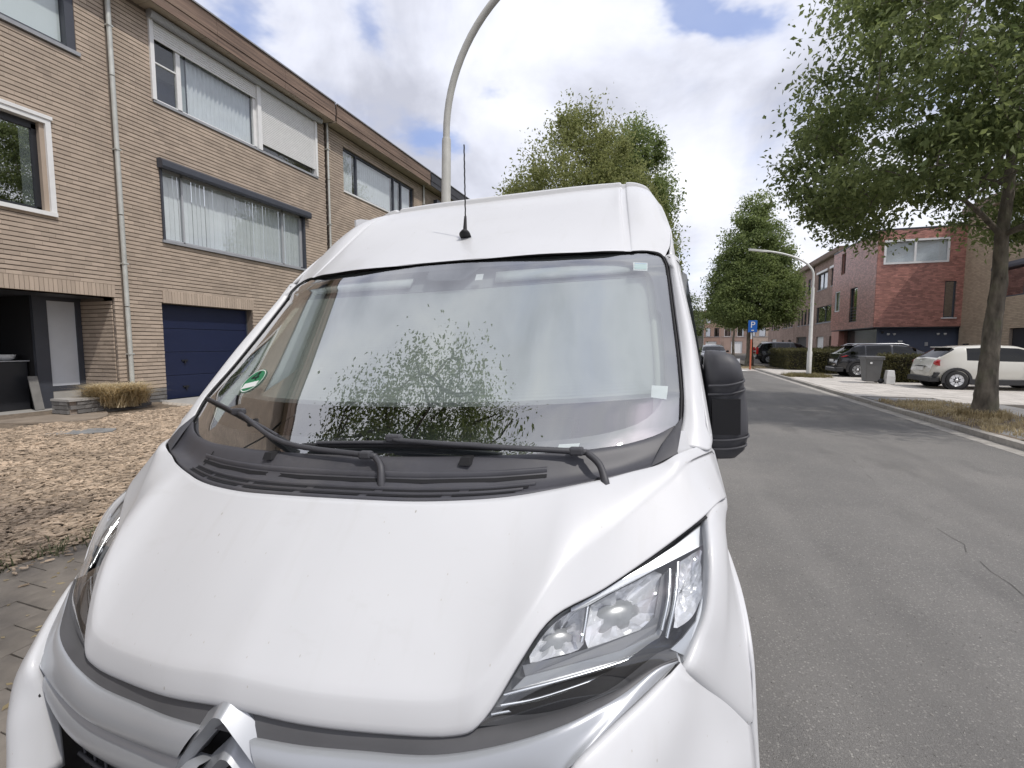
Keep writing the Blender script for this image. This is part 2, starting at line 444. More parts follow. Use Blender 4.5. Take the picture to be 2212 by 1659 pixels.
# ---- left pavement: kerb stones and slabs
LX0, LX1 = -4.25, -2.25      # garden edge, kerb back
def lz(x): return float(np.interp(x, [-10.5, -7.5, -4.25, -2.1], [0.40, 0.24, 0.085, 0.04]))
sw = MB().grid([[(x, yy, lz(x) - .012) for x in (-4.25, -3.2, -2.25)] for yy in (-30, 0, 40, 92)], sm=False).build('sidewalk', m_joint, recalc=False, kind='structure')
kerb_me = MB().box((-0.075, -0.495, -0.25), (0.075, 0.495, 0)).build('kerb_stone', m_kerb).data
bpy.data.objects.remove(bpy.data.objects['kerb_stone'])
kerb_me.name = 'kerb_stone'
for i in range(-2, 30):
    o = obj('kerb_stone', kerb_me, sw, loc=(-2.175, i + 0.5, 0.045 + random.gauss(0, .003)), rot=(0, 0, random.gauss(0, .003)))
slab_me = MB().box((-0.147, -0.147, -0.05), (0.147, 0.147, 0)).build('paving_slab', m_pave_l).data
bpy.data.objects.remove(bpy.data.objects['paving_slab'])
cnt = 0; rest = []
slabs = []
for j in range(-12, 60):
    for i in range(0, 7):
        cx_ = -4.25 + 0.15 + i * 0.286; cy_ = 0.3 * j + (0.15 if i % 2 else 0)
        slabs.append((abs(cy_ - 1.6), cx_, cy_))
slabs.sort()
for k, (d, cx_, cy_) in enumerate(slabs):
    zz = lz(cx_) + random.gauss(0, .003)
    if k < 200:
        obj('paving_slab', slab_me, sw, loc=(cx_, cy_, zz), rot=(random.gauss(0, .006), 0.02 + random.gauss(0, .006), random.gauss(0, .012)))
    else: rest.append((cx_ - .14, cx_ + .14, cy_ - .145, cy_ + .145, zz - .05, zz))
many_boxes('paving', rest, ((0, 0, 0), (1, 0, 0), (0, 1, 0)), m_pave_l, sw, kind='stuff')

# ---- front garden of the near house and its drive
gb = MB().grid([[(x, yy, lz(x) - .01) for x in (-10.9, -9, -7.5, -6, -4.26)] for yy in (-12, 0, 3, 7.25)], sm=True).build('garden_bed', m_soil, recalc=False, kind='structure')
dr = MB().grid([[(x, yy, lz(x)) for x in (-10.42, -9, -7.5, -6, -4.26)] for yy in (7.25, 10.1)], sm=True).build('driveway', m_conc, recalc=False, kind='structure')
g2 = MB().grid([[(x, yy, lz(x) - .02) for x in (-10.6, -7.5, -4.26)] for yy in (10.12, 92)], sm=True).build('front_gardens', mat('garden_green', (0.10, 0.12, 0.05), 0.9, var=0.4, vscale=6, bump=0.5, bscale=40, bdist=.02), recalc=False, kind='structure')

# bark / stone chips over the garden bed
m_chip = mat('chips', (0.40, 0.315, 0.232), 0.85, var=0.25, vscale=2.5, island=0.42)
def chips(name, n, xr, yr, lmin, lmax, keep):
    x = rng.uniform(*xr, n); y = rng.uniform(*yr, n)
    k = keep(x, y); x, y = x[k], y[k]; n = len(x)
    L = rng.uniform(lmin, lmax, n); Wd = L * rng.uniform(.28, .5, n); T = rng.uniform(.004, .010, n)
    a = rng.normal(0.9, 0.75, n); ti = rng.normal(0, .13, n); tj = rng.normal(0, .14, n)
    zz = np.interp(x, [-10.5, -7.5, -4.25, -2.1], [0.40, 0.24, 0.085, 0.04]) + rng.uniform(0.0, 0.022, n)
    base = np.array([(-.5, -.3, 0), (0, -.5, 0), (.5, -.2, 0), (.5, .25, 0), (0, .5, 0), (-.5, .3, 0),
                     (-.42, -.25, 1), (0, -.42, 1), (.42, -.15, 1), (.42, .2, 1), (0, .4, 1), (-.42, .25, 1)])
    V = np.zeros((n, 12, 3)); ca, sa = np.cos(a), np.sin(a)
    for q in range(12):
        lx = base[q, 0] * L * rng.uniform(.85, 1.15, n); ly = base[q, 1] * Wd * rng.uniform(.8, 1.2, n)
        V[:, q, 0] = x + lx * ca - ly * sa; V[:, q, 1] = y + lx * sa + ly * ca
        V[:, q, 2] = zz + base[q, 2] * T + lx * ti + ly * tj
    fs = []
    for q in range(6): fs.append((q, (q + 1) % 6, (q + 1) % 6 + 6, q + 6))
    F4 = (np.arange(n)[:, None, None] * 12 + np.array(fs + [(6, 7, 8, 9), (6, 9, 10, 11)])[None]).reshape(-1, 4)
    return obj(name, mesh(name, V.reshape(-1, 3), F4, m_chip), kind='stuff', label='orange brown bark and slate chips spread over the front garden', cat='ground cover')
chips('bark_chips', 60000, (-10.3, -4.27), (1.0, 7.15), .03, .088,
      lambda x, y: ~((x < -9.35) & (y > 4.2)) & ((y - 1.0) > (x + 4.3) * -0.35 - .5))

chips('bark_chips', 900, (-4.3, -3.75), (1.0, 5.0), .02, .06, lambda x, y: rng.random(len(x)) < np.exp(-(x + 4.3) / .14))
# ---- right pavement
rw = MB().grid([[(x, yy, 0.085) for x in (5.2, 16.0, 40.0)] for yy in (-30, 33.5, 90)], sm=False).build('sidewalk_far_side', m_joint, recalc=False, kind='structure')
m_pave_band = mat('paving_tarred', (0.24, 0.235, 0.23), 0.85, var=0.2, vscale=20, bump=0.3, bscale=90, bdist=.004)
o = MB().grid([[(x, yy, 0.092) for x in (5.3, 6.4, 7.9)] for yy in (2.0, 8.0, 16.3)], sm=False).build('footpath_strip', m_pave_band, recalc=False, kind='structure')
for i in range(4, 34):
    obj('kerb_stone', kerb_me, rw, loc=(5.135, i + 0.5, 0.10 + random.gauss(0, .004)), rot=(0, 0, random.gauss(0, .004)))
gut = []
for i in range(20, 170):
    gut.append((4.80, 5.05, i * .2 + .004, i * .2 + .196, -.05, road_z(4.9) + .006 + random.gauss(0, .001)))
many_boxes('gutter_stones', gut, ((0, 0, 0), (1, 0, 0), (0, 1, 0)), m_kerb, rw, kind='stuff')
til = []
for j in range(int(15.5 / .3), int(33.4 / .3)):
    for i in range(0, 40):
        xa = 5.22 + i * .3
        if 5.2 < xa < 7.0 and (j * .3 < 16.3 or 24.9 < j * .3 < 27.4): continue
        if xa > 8.1 and (22.6 < j * .3 < 24.4 or 27.6 < j * .3): continue
        til.append((xa + .003, xa + .297, j * .3 + .003, j * .3 + .297, .05, .10 + random.gauss(0, .0015)))
many_boxes('concrete_tiles', til, ((0, 0, 0), (1, 0, 0), (0, 1, 0)), m_pave_r, rw, kind='stuff')
# ------------------------------------------------------------------ brick houses
m_brick_l = mat('brick_buff', (0.44, 0.358, 0.285), 0.85, var=0.14, vscale=1.3, island=0.11, bump=0.45, bscale=70, bdist=0.006,
                stain=((0.25, 0.205, 0.17), 0.55, 0.48, 0.75, 0.6))
m_brick_dk = mat('brick_grey', (0.15, 0.145, 0.14), 0.85, var=0.2, vscale=4, island=0.2, bump=0.4, bscale=60, bdist=0.005)
m_brick_red = mat('brick_red', (0.45, 0.215, 0.175), 0.34, var=0.15, vscale=3, island=0.28, bump=0.6, bscale=25, bdist=0.012, spec=0.6)
m_brick_brown = mat('brick_brown', (0.33, 0.235, 0.195), 0.85, var=0.15, vscale=1.0, island=0.18, bump=0.3, bscale=50, bdist=0.006)
m_brick_beige = mat('brick_beige', (0.45, 0.355, 0.255), 0.85, var=0.1, vscale=1.0, island=0.12, bump=0.3, bscale=50, bdist=0.006)
m_mortar = mat('mortar', (0.18, 0.148, 0.122), 0.95, var=0.2, vscale=20)
m_mortar_l = mat('mortar_light', (0.28, 0.23, 0.19), 0.95, var=0.2, vscale=20)
m_white = mat('white_lacquer', (0.74, 0.74, 0.73), 0.4, var=0.05, vscale=8)
m_alu = mat('aluminium_grey', (0.45, 0.46, 0.48), 0.4, metal=0.3, var=0.06, vscale=6)
m_anth = mat('anthracite', (0.055, 0.06, 0.075), 0.45, var=0.08, vscale=6)
m_black = mat('black_frame', (0.018, 0.019, 0.023), 0.4)
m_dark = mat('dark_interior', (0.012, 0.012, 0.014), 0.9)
m_sill = mat('sill_stone', (0.30, 0.31, 0.33), 0.6, var=0.1, vscale=9)
m_curtain = mat('curtain_white', (0.80, 0.81, 0.83), 0.9, island=0.07, var=0.06, vscale=5)
m_curtain2 = mat('curtain_grey', (0.40, 0.43, 0.43), 0.9)
m_blue = mat('garage_blue', (0.010, 0.016, 0.050), 0.45, var=0.06, vscale=5, bump=0.06, bscale=200, bdist=.002)
m_zinc = mat('zinc_pipe', (0.50, 0.51, 0.48), 0.5, metal=0.2, var=0.15, vscale=6)
m_fascia = mat('fascia_wood', (0.17, 0.115, 0.085), 0.7, var=0.55, vscale=2.6, stretch=(1, .35, 9), bump=0.3, bscale=30, bdist=.006,
               stain=((0.30, 0.22, 0.16), 1.2, 0.5, 0.7, 0.6, (1, .5, 3)))
m_soffit = mat('soffit_board', (0.42, 0.36, 0.295), 0.8, var=0.12, vscale=3)
m_roofcap = mat('roof_cap', (0.30, 0.30, 0.31), 0.5, metal=0.3)
m_dkfascia = mat('fascia_dark', (0.035, 0.035, 0.04), 0.6, var=0.15, vscale=5)
g_window = glass_mat('window_glass', (0.93, 0.95, 0.95), 0.03, .8)
g_mirror = glass_mat('window_glass_reflective', (0.35, 0.37, 0.36), 0.34, 0.8)

def lay(u0, u1, z0, z1, holes, course=0.08, bh=0.063, bl=0.209, jt=0.002):
    out = []
    nrow = int((z1 - z0) / course)
    for r in range(nrow):
        za = z0 + r * course; zb = za + bh; zm = .5 * (za + zb)
        iv = [(u0, u1)]
        for (a, b, c, d) in holes:
            if c - .01 < zm < d + .01:
                nv = []
                for (p, q) in iv:
                    if b <= p or a >= q: nv.append((p, q))
                    else:
                        if a > p: nv.append((p, a))
                        if b < q: nv.append((b, q))
                iv = nv
        off = (0.5 if r % 2 else 0) + 0.12 * random.random()
        for (p, q) in iv:
            u = math.floor((p - u0) / (bl + jt)) * (bl + jt) + u0 - off * (bl + jt)
            while u < q:
                a, b = max(u, p), min(u + bl, q)
                if b - a > .03: out.append((a, b, za, zb, (b - a) > bl - .002))
                u += bl + jt
    return out
def backing(u0, u1, z0, z1, holes, d0, d1):
    us = sorted({u0, u1, *[min(max(h[k], u0), u1) for h in holes for k in (0, 1)]})
    zs = sorted({z0, z1, *[min(max(h[k], z0), z1) for h in holes for k in (2, 3)]})
    out = []
    for a, b in zip(us[:-1], us[1:]):
        for c, d in zip(zs[:-1], zs[1:]):
            um, zm = .5 * (a + b), .5 * (c + d)
            if any(h[0] < um < h[1] and h[2] < zm < h[3] for h in holes): continue
            out.append((a, b, d0, d1, c, d))
    return out
BRICK_ME = {}
def brick_mesh(m, bl, bh):
    k = (m.name, bl, bh)
    if k not in BRICK_ME:
        L = []
        for i in range(5):
            b = MB(); b.box((-.03, -bl / 2, -bh / 2), (.018, bl / 2, bh / 2))
            vs = [(x + random.gauss(0, .0006), y_ + random.gauss(0, .0006), z + random.gauss(0, .0009)) for x, y_, z in b.v]
            me = mesh('brick', vs, b.f, m); L.append(me)
        BRICK_ME[k] = L
    return BRICK_ME[k]
def brick_wall(root, frame, u0, u1, z0, z1, holes, m, mm=None, pick=0, thick=0.3, solid_holes=(), **kw):
    """frame = (origin, u, n); bricks 20 mm proud of the mortar"""
    o_, u_, n_ = [Vector(q) for q in frame]
    wall = many_boxes('wall', backing(u0, u1, z0, z1, holes, -thick, 0.0), frame, mm or m_mortar, root)
    bs = lay(u0, u1, z0, z1, list(holes) + list(solid_holes), **kw)
    single = set()
    if pick:
        cand = []
        for i, b in enumerate(bs):
            if not b[4]: continue
            p = o_ + u_ * (.5 * (b[0] + b[1])) + Vector((0, 0, .5 * (b[2] + b[3])))
            q = p - Vector((0, 0, CAM_H))
            f = Vector((-math.sin(YAW), math.cos(YAW), 0)); r = Vector((math.cos(YAW), math.sin(YAW), 0))
            dep = q.dot(f)
            if dep < .5 or abs(q.dot(r) / dep) > 1.06: continue
            if q.dot(r) / dep > -.45 and (q.z / dep) < .2: continue
            cand.append((q.length, i, p))
        cand.sort()
        L = brick_mesh(m, .209, .063)
        for d, i, p in cand[:pick]:
            single.add(i)
            o = _obj0('brick', L[i % 5], wall, loc=tuple(p + n_ * random.gauss(0, .0006)), rot=(0, 0, random.gauss(0, .002)))
    rp = {}
    rest = [(b[0], b[1], -.03, .018 + rp.setdefault(round(b[2], 3), random.gauss(0, .0016)) + random.gauss(0, .0004), b[2], b[3]) for i, b in enumerate(bs) if i not in single]
    many_boxes('brickwork', rest, frame, m, wall if False else root, jitter=.0004, kind='stuff')
    return wall
def lintel(root, wall, frame, u0, u1, z0, z1, m, w=.066):
    o_, u_, n_ = [Vector(q) for q in frame]
    me = mesh('brick', MB().box((-.06, -w / 2 + .003, -(z1 - z0) / 2 + .006), (.024, w / 2 - .003, (z1 - z0) / 2 - .006)).v, MB().box((0, 0, 0), (1, 1, 1)).f, m)
    n = int((u1 - u0) / w)
    for i in range(n):
        p = o_ + u_ * (u0 + (i + .5) * (u1 - u0) / n) + Vector((0, 0, .5 * (z0 + z1))) + n_ * random.gauss(0, .0015)
        _obj0('brick', me, wall, loc=tuple(p))

FX = -10.5
LF = ((FX, 0, 0), (0, 1, 0), (1, 0, 0))
def fb(a0, a1, d0, d1, z0, z1):   # facade box: along the street, depth from facade, height
    return (FX + d0, a0, z0), (FX + d1, a1, z1)
def roof_edge(root, y0, y1, mf=None, cap=True):
    mf = mf or m_fascia
    sb = [(-.0 - .3, .34)]
    n = max(1, round((y1 - y0) / 0.62))
    for i in range(n):
        a, b = y0 + (y1 - y0) * i / n, y0 + (y1 - y0) * (i + 1) / n
        box('soffit_panel', (FX + .0, a + .004, 8.50), (FX + .405, b - .004, 8.53), m_soffit, root)
    k = 0
    y = y0
    while y < y1 - .01:
        yb = min(y + 2.05, y1)
        for (za, zb, dd) in ((8.47, 8.66, .43), (8.665, 8.85, .445), (8.855, 9.02, .435)):
            box('fascia_board', (FX + .408, y + .003, za), (FX + dd, yb - .003, zb), mf, root)
        y = yb
    box('roof_trim', (FX + .33, y0, 9.022), (FX + .47, y1, 9.055), m_roofcap, root)
    box('roof', (FX - 9, y0, 8.60), (FX + .40, y1, 9.015), m_dkfascia, root)
def wavy(y0, y1, z0, z1, x, amp, n, per):
    P = []
    for zz in (z0, z1):
        row = []
        for i in range(n + 1):
            yy = y0 + (y1 - y0) * i / n
            row.append((x + amp * math.sin(2 * math.pi * (yy - y0) / per + .7 * math.sin(yy * 3)), yy, zz))
        P.append(row)
    return MB().grid(P)
def shutter(root, y0, y1, z0, z1, x, parent=None):
    """rolled-down slatted shutter: real ridges"""
    n = max(2, int((z1 - z0) / .045)); b = MB(); P = []
    for i in range(n):
        a = z0 + (z1 - z0) * i / n; c = z0 + (z1 - z0) * (i + 1) / n; h = c - a
        for zz, xx in ((a, x), (a + .18 * h, x + .013), (a + .75 * h, x + .014), (a + .97 * h, x)):
            P.append([(xx, y0, zz), (xx, y1, zz)])
    P.append([(x, y0, z1), (x, y1, z1)])
    return b.grid(P, sm=False).build('shutter_curtain', m_white, parent or root, recalc=False)

# ---- house with the blue garage door
hb = wthing('terraced_house', 'buff brick house with a dark blue garage door and half shut white roller shutters', 'house', (FX, 9.8, 0.38), 'brick terraced houses on the left')
holes = [(7.47, 9.84, .2, 2.5), (7.58, 11.86, 3.84, 5.42), (7.56, 12.46, 6.74, 8.40)]
lint = (7.50, 9.88, 2.5, 2.77)
wall = brick_wall(hb, LF, 6.80, 12.82, .68, 8.50, holes, m_brick_l, pick=270, solid_holes=[lint])
lintel(hb, wall, LF, *lint, m_brick_l)
brick_wall(hb, LF, 6.80, 12.82, .28, .69, [(7.47, 9.84, .2, 2.5)], m_brick_dk)
roof_edge(hb, 6.75, 12.86)
gd = MB().box(*fb(7.47, 9.84, -.30, -.24, .36, 2.5)).build('garage_door', m_black, hb)
for i in range(4):
    z0_ = .37 + i * .53
    bevel(box('panel', *fb(7.50, 9.81, -.24, -.20, z0_ + .004, z0_ + .526), m_blue, gd), .008)
for zz in (.62, 1.22):
    MB().box(*fb(8.0, 8.14, -.20, -.175, zz, zz + .035)).box(*fb(8.055, 8.085, -.20, -.16, zz - .05, zz + .01)).build('handle', m_black, gd)
for a, b in ((7.47, 7.50), (9.81, 9.84)): box('door_jamb', *fb(a, b, -.26, -.19, .36, 2.5), m_anth, hb)
# lower window
wf = MB().box(*fb(7.58, 7.62, -.14, .06, 3.84, 5.42)).box(*fb(11.80, 11.86, -.14, .03, 3.84, 5.42)).build('window', m_anth, hb)
box('sill', *fb(7.56, 11.88, -.12, .07, 3.80, 3.855), m_sill, wf)
fr = MB()
for a, b in ((7.62, 7.66), (8.11, 8.15), (11.03, 11.08), (11.72, 11.80)): fr.box(*fb(a, b, -.12, -.06, 3.86, 5.40))
fr.box(*fb(7.62, 11.8, -.12, -.06, 3.856, 3.91)).box(*fb(7.62, 11.8, -.12, -.06, 5.33, 5.40))
fr.build('frame', m_alu, wf)
for a, b in ((7.66, 8.11), (8.15, 11.03), (11.08, 11.72)): box('pane', *fb(a, b, -.095, -.090, 3.91, 5.33), g_window, wf)
y = 7.64
me_sl = mesh('blind_slat', MB().box((-.004, -.058, -.75), (.004, .058, .75)).v, MB().box((0, 0, 0), (1, 1, 1)).f, m_curtain)
while y < 11.75:
    obj('blind_slat', me_sl, wf, loc=(-.16 - FX + FX + 0, y + .062, 4.62)) if False else _obj0('blind_slat', me_sl, wf, loc=(FX - .135, y + .062, 4.62), rot=(0, 0, R(9 + random.gauss(0, 3))))
    y += .108 + random.gauss(0, .004)
box('room', *fb(7.5, 11.95, -2.2, -2.15, 3.7, 5.5), m_dark, hb)
ab = MB().prism([(FX + .02, 7.54, 5.36), (FX + .17, 7.54, 5.34), (FX + .19, 7.54, 5.39), (FX + .19, 7.54, 5.50), (FX + .13, 7.54, 5.55), (FX + .02, 7.54, 5.555)], (0, 4.42, 0)).build('awning_box', m_anth, hb)
# upper window
wu = MB().box(*fb(10.24, 10.36, -.10, .06, 6.74, 8.36)).build('window', m_white, hb)
for a, b in ((7.52, 7.60), (12.38, 12.46)): box('guide_rail', *fb(a, b, -.10, .065, 6.74, 8.36), m_white, wu)
box('sill', *fb(7.54, 12.48, -.10, .05, 6.69, 6.745), m_sill, wu)
fr = MB()
for a, b in ((7.60, 7.64), (8.12, 8.22), (10.16, 10.24)): fr.box(*fb(a, b, -.09, -.02, 6.76, 8.30))
fr.box(*fb(7.6, 10.24, -.09, -.02, 6.745, 6.80)).box(*fb(7.64, 8.12, -.08, -.04, 7.545, 7.575))
fr.build('frame', m_white, wu)
for a, b in ((7.64, 8.12), (8.22, 10.16)): box('pane', *fb(a, b, -.065, -.06, 6.80, 8.30), g_window, wu)
box('pane', *fb(10.36, 12.38, -.065, -.06, 6.76, 8.3), g_window, wu)
shutter(hb, 7.60, 10.24, 8.00, 8.36, FX + .0, wu)
shutter(hb, 10.36, 12.38, 6.93, 8.36, FX + .005, wu)
wavy(8.45, 10.2, 6.76, 8.3, FX - .16, .025, 120, .11).build('curtain', m_curtain, wu, recalc=False)
box('curtain', *fb(8.22, 8.44, -.2, -.19, 6.76, 8.3), m_curtain2, wu)
box('room', *fb(7.5, 12.5, -2.2, -2.15, 6.6, 8.4), m_dark, hb)
MB().prism([(FX + .02, 7.50, 8.36), (FX + .15, 7.50, 8.34), (FX + .19, 7.50, 8.39), (FX + .19, 7.50, 8.45), (FX + .13, 7.50, 8.495), (FX + .02, 7.50, 8.497)], (0, 5.08, 0)).build('shutter_box', m_alu, hb)
# downpipes: one stands at each party wall
def downpipe(root, y, rad=.045, kink=True):
    b = MB()
    for a, c in ((0.72, 2.35), (2.37, 4.15), (4.17, 6.78), (6.80, 8.5)):
        b.tube([(FX + .075, y, a), (FX + .075, y, c - .03), (FX + .075, y, c)], [rad * .96, rad * .96, rad], 10)
    d = b.build('downpipe', m_zinc, root)
    for zz in (1.4, 3.2, 5.4, 7.7): box('pipe_clip', (FX - .01, y - .05, zz), (FX + .125, y + .05, zz + .025), m_zinc, d)
downpipe(hb, 6.74)
box('party_joint', *fb(6.69, 6.80, -.3, .004, .3, 8.5), m_mortar, hb)

# ---- the near house on the left, with the deep entrance
ha = wthing('terraced_house', 'buff brick terraced house with a deep dark entrance and a white framed window above it', 'house', (FX, 3.6, 0.38), 'brick terraced houses on the left')
holes = [(2.4, 6.55, .2, 2.53), (2.6, 5.70, 3.90, 5.52), (2.7, 6.20, 6.90, 8.42)]
lint = (2.4, 6.57, 2.53, 2.78)
wall = brick_wall(ha, LF, 0.62, 6.69, .3, 8.50, holes, m_brick_l, pick=230, solid_holes=[lint])
lintel(ha, wall, LF, 3.9, 6.57, 2.53, 2.78, m_brick_l)
lintel(ha, wall, LF, 2.4, 3.9, 2.53, 2.78, m_brick_l)
roof_edge(ha, 0.55, 6.74)
# recess side wall (faces the camera)
brick_wall(ha, ((FX, 6.55, 0), (-1, 0, 0), (0, -1, 0)), 0.06, 1.05, .4, 2.53, [], m_brick_l, thick=.1)
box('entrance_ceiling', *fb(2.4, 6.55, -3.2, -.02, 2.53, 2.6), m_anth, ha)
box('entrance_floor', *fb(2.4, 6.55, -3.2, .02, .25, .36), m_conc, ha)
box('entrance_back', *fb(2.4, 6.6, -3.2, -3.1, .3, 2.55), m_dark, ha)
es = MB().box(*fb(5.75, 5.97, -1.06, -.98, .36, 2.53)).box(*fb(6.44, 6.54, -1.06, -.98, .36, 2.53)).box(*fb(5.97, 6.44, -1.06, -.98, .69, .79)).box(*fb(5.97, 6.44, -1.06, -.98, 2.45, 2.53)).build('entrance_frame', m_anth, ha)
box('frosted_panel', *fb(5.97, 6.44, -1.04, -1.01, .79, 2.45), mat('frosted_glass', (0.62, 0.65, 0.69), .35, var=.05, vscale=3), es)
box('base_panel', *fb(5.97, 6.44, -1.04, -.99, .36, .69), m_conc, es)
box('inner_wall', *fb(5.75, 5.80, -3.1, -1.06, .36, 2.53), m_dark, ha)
# lower window
wl_ = MB().box(*fb(5.62, 5.70, -.16, .05, 3.90, 5.52)).box(*fb(2.6, 5.62, -.16, .05, 5.44, 5.52)).box(*fb(2.6, 5.70, -.16, .07, 3.86, 3.93)).build('window', m_white, ha)
box('inner_reveal', *fb(5.55, 5.62, -.16, .0, 3.93, 5.44), m_brick_l, wl_)
fr = MB().box(*fb(5.48, 5.55, -.15, -.08, 3.93, 5.40)).box(*fb(2.6, 5.55, -.15, -.08, 3.93, 4.0)).box(*fb(2.6, 5.55, -.15, -.08, 5.32, 5.44)).build('frame', m_black, wl_)
box('pane', *fb(2.6, 5.48, -.12, -.115, 4.0, 5.32), g_mirror, wl_)
wavy(2.6, 5.45, 3.95, 5.4, FX - .35, .05, 120, .26).build('curtain', m_curtain2, wl_, recalc=False)
box('shutter_guide', *fb(2.6, 5.72, .0, .07, 5.52, 5.58), m_white, wl_)
# upper window
wu = MB().box(*fb(6.06, 6.20, -.18, .0, 6.95, 8.42)).box(*fb(2.7, 6.20, -.18, -.02, 6.94, 7.0)).build('window', m_anth, ha)
box('sill', *fb(2.7, 6.24, -.16, .06, 6.87, 6.935), m_sill, wu)
box('pane', *fb(2.7, 6.06, -.12, -.115, 7.0, 8.42), g_window, wu)
box('roller_blind', *fb(2.7, 6.05, -.145, -.14, 7.0, 8.42), mat('blind_pale', (0.80, 0.84, 0.84), .9), wu)

# ---- two more houses of the row, past the van
def far_left(y0, label, wins, mf=None, box_over=False):
    h = wthing('terraced_house', label, 'house', (FX, y0 + 3, .38), 'brick terraced houses on the left')
    y1 = y0 + 6.08
    holes = [(a, b, c, d) for (a, b, c, d, _) in wins]
    brick_wall(h, LF, y0, y1, .3, 8.50, holes, m_brick_l)
    roof_edge(h, y0, y1, mf)
    for (a, b, c, d, splits) in wins:
        w = MB().box(*fb(a, a + .05, -.14, -.05, c, d)).box(*fb(b - .05, b, -.14, -.05, c, d)).box(*fb(a + .05, b - .05, -.14, -.05, d - .05, d)).box(*fb(a + .05, b - .05, -.14, -.05, c, c + .05))
        w = w.build('window', m_anth, h)
        box('sill', *fb(a - .03, b + .03, -.13, .05, c - .06, c - .004), m_white, w)
        ed = [a + .05] + splits + [b - .05]
        for s in splits: box('mullion', *fb(s - .04, s + .04, -.135, -.055, c + .05, d - .05), m_anth, w)
        for i, (p, q) in enumerate(zip(ed[:-1], ed[1:])):
            p += .04 if i else 0; q -= .04 if i < len(ed) - 2 else 0
            box('pane', *fb(p, q, -.10, -.095, c + .05, d - .05), g_window, w)
            wavy(p, q, c, d, FX - .2, .02, 60, .12).build('curtain', m_curtain if i != 2 else m_curtain2, w, recalc=False)
        if box_over: MB().box(*fb(a - .05, b + .05, .02, .2, d - .12, d + .12)).build('awning_box', m_anth, h)
    downpipe(h, y0 - .03, .035)
    return h
far_left(12.93, 'buff brick house with a wide grey framed upper window, just above the van roof',
         [(13.72, 18.30, 6.72, 8.12, [14.50, 16.85, 17.40]), (14.0, 18.2, 3.8, 5.2, [15.5])])
far_left(19.08, 'brick house with a dark roof edge behind the grey lamp post, farthest left',
         [(20.1, 24.0, 6.72, 8.05, [22.0]), (20.1, 24.0, 3.8, 5.2, [22.0])], m_dkfascia, True)
# ---- the row goes on behind the camera (it shows in the windscreen)
hz_ = wthing('terraced_house', 'buff brick terraced house next to the near house, mirrored in the windscreen edge', 'house', (FX, -6, .38), 'brick terraced houses on the left')
brick_wall(hz_, LF, -13.0, .54, .3, 8.5, [(-4.5, -1.5, 6.8, 8.2), (-4.5, -1.5, 3.8, 5.2)], m_brick_l)
roof_edge(hz_, -13.0, .54)
for c in (3.8, 6.8): box('window', *fb(-4.5, -1.5, -.14, -.1, c, c + 1.4), m_anth, hz_)
# ------------------------------------------------------------------ houses on the right
def wframe(root, frame, u0, u1, z0, z1, mf, d=-.12, w=.07, mull=(), glass=None, inner=None, name='window'):
    o_, u_, n_ = [Vector(q) for q in frame]
    L = [(u0, u0 + w, d, d + .09, z0, z1), (u1 - w, u1, d, d + .09, z0, z1), (u0 + w, u1 - w, d, d + .09, z0, z0 + w), (u0 + w, u1 - w, d, d + .09, z1 - w, z1)]
    for m_ in mull: L.append((m_ - w / 2, m_ + w / 2, d + .002, d + .088, z0 + w, z1 - w))
    f = many_boxes(name, L, frame, mf, root)
    many_boxes('pane', [(u0 + w, u1 - w, d + .04, d + .045, z0 + w, z1 - w)], frame, glass or g_mirror, f)
    many_boxes('curtain' if inner not in (None, m_dark) else 'room', [(u0, u1, d - .12, d - .1, z0, z1)], frame, inner or m_dark, f)
    return f
# red brick house: blind side wall faces the camera, street front faces the road
hr = wthing('brick_house', 'glossy red brick house on a dark blue ground floor, standing forward of its neighbours', 'house', (13.7, 38.5, .12))
SF = ((0, 35.0, 0), (1, 0, 0), (0, -1, 0))
WF = ((11.7, 0, 0), (0, 1, 0), (-1, 0, 0))
whole = [(12.0, 15.2, 6.42, 7.85), (15.11, 15.66, 3.19, 5.34)]
brick_wall(hr, SF, 11.7, 16.0, 2.68, 8.45, whole, m_brick_red, m_mortar, bh=.066, jt=.008)
wh2 = [(38.0, 39.4, 3.15, 5.5), (40.65, 41.55, 6.72, 8.2), (41.55, 42.7, 4.05, 5.55)]
brick_wall(hr, WF, 35.02, 43.4, 2.68, 8.45, wh2, m_brick_red, m_mortar, bh=.066, jt=.008)
MB().box((11.66, 34.96, 8.45), (16.0, 43.4, 8.53)).build('roof_trim', m_anth, hr)
box('roof', (12.0, 35.3, 8.3), (20, 43.4, 8.44), m_dkfascia, hr)
m_bl = mat('render_blue_grey', (0.085, 0.10, 0.145), .8, var=.08, vscale=2)
box('ground_floor_wall', (12.16, 35.55, .1), (16.4, 35.8, 2.62), m_bl, hr)
box('porch_back', (12.35, 35.82, .1), (16.3, 43.3, 2.6), m_anth, hr)
box('hall_wall', (12.1, 41.55, .1), (16, 43.35, 2.61), m_brick_red, hr)
box('overhang_soffit', (11.72, 35.02, 2.62), (20, 43.4, 2.676), m_anth, hr)
box('porch_glass', (12.3, 35.8, .1), (12.34, 41.5, 2.6), mat('porch_dark', (.03, .035, .035), .15), hr)
box('porch_pier', (11.75, 41.6, .1), (12.15, 43.3, 2.6), m_brick_red, hr)
for x in (12.66, 12.97, 15.16, 15.50):
    MB().lathe([(0, -.10), (.05, -.09), (.085, 0.0), (.07, .03), (0, .035)], (x, 35.48, 2.27), n=12).build('wall_lamp', m_white, hr)
box('letter_box', (13.2, 35.50, 1.76), (13.42, 35.545, 1.86), m_white, hr)
box('house_panel', (14.55, 35.50, 1.52), (14.70, 35.545, 1.75), m_alu, hr)
box('vent_hood', (12.30, 35.46, 2.3), (12.42, 35.545, 2.42), m_black, hr)
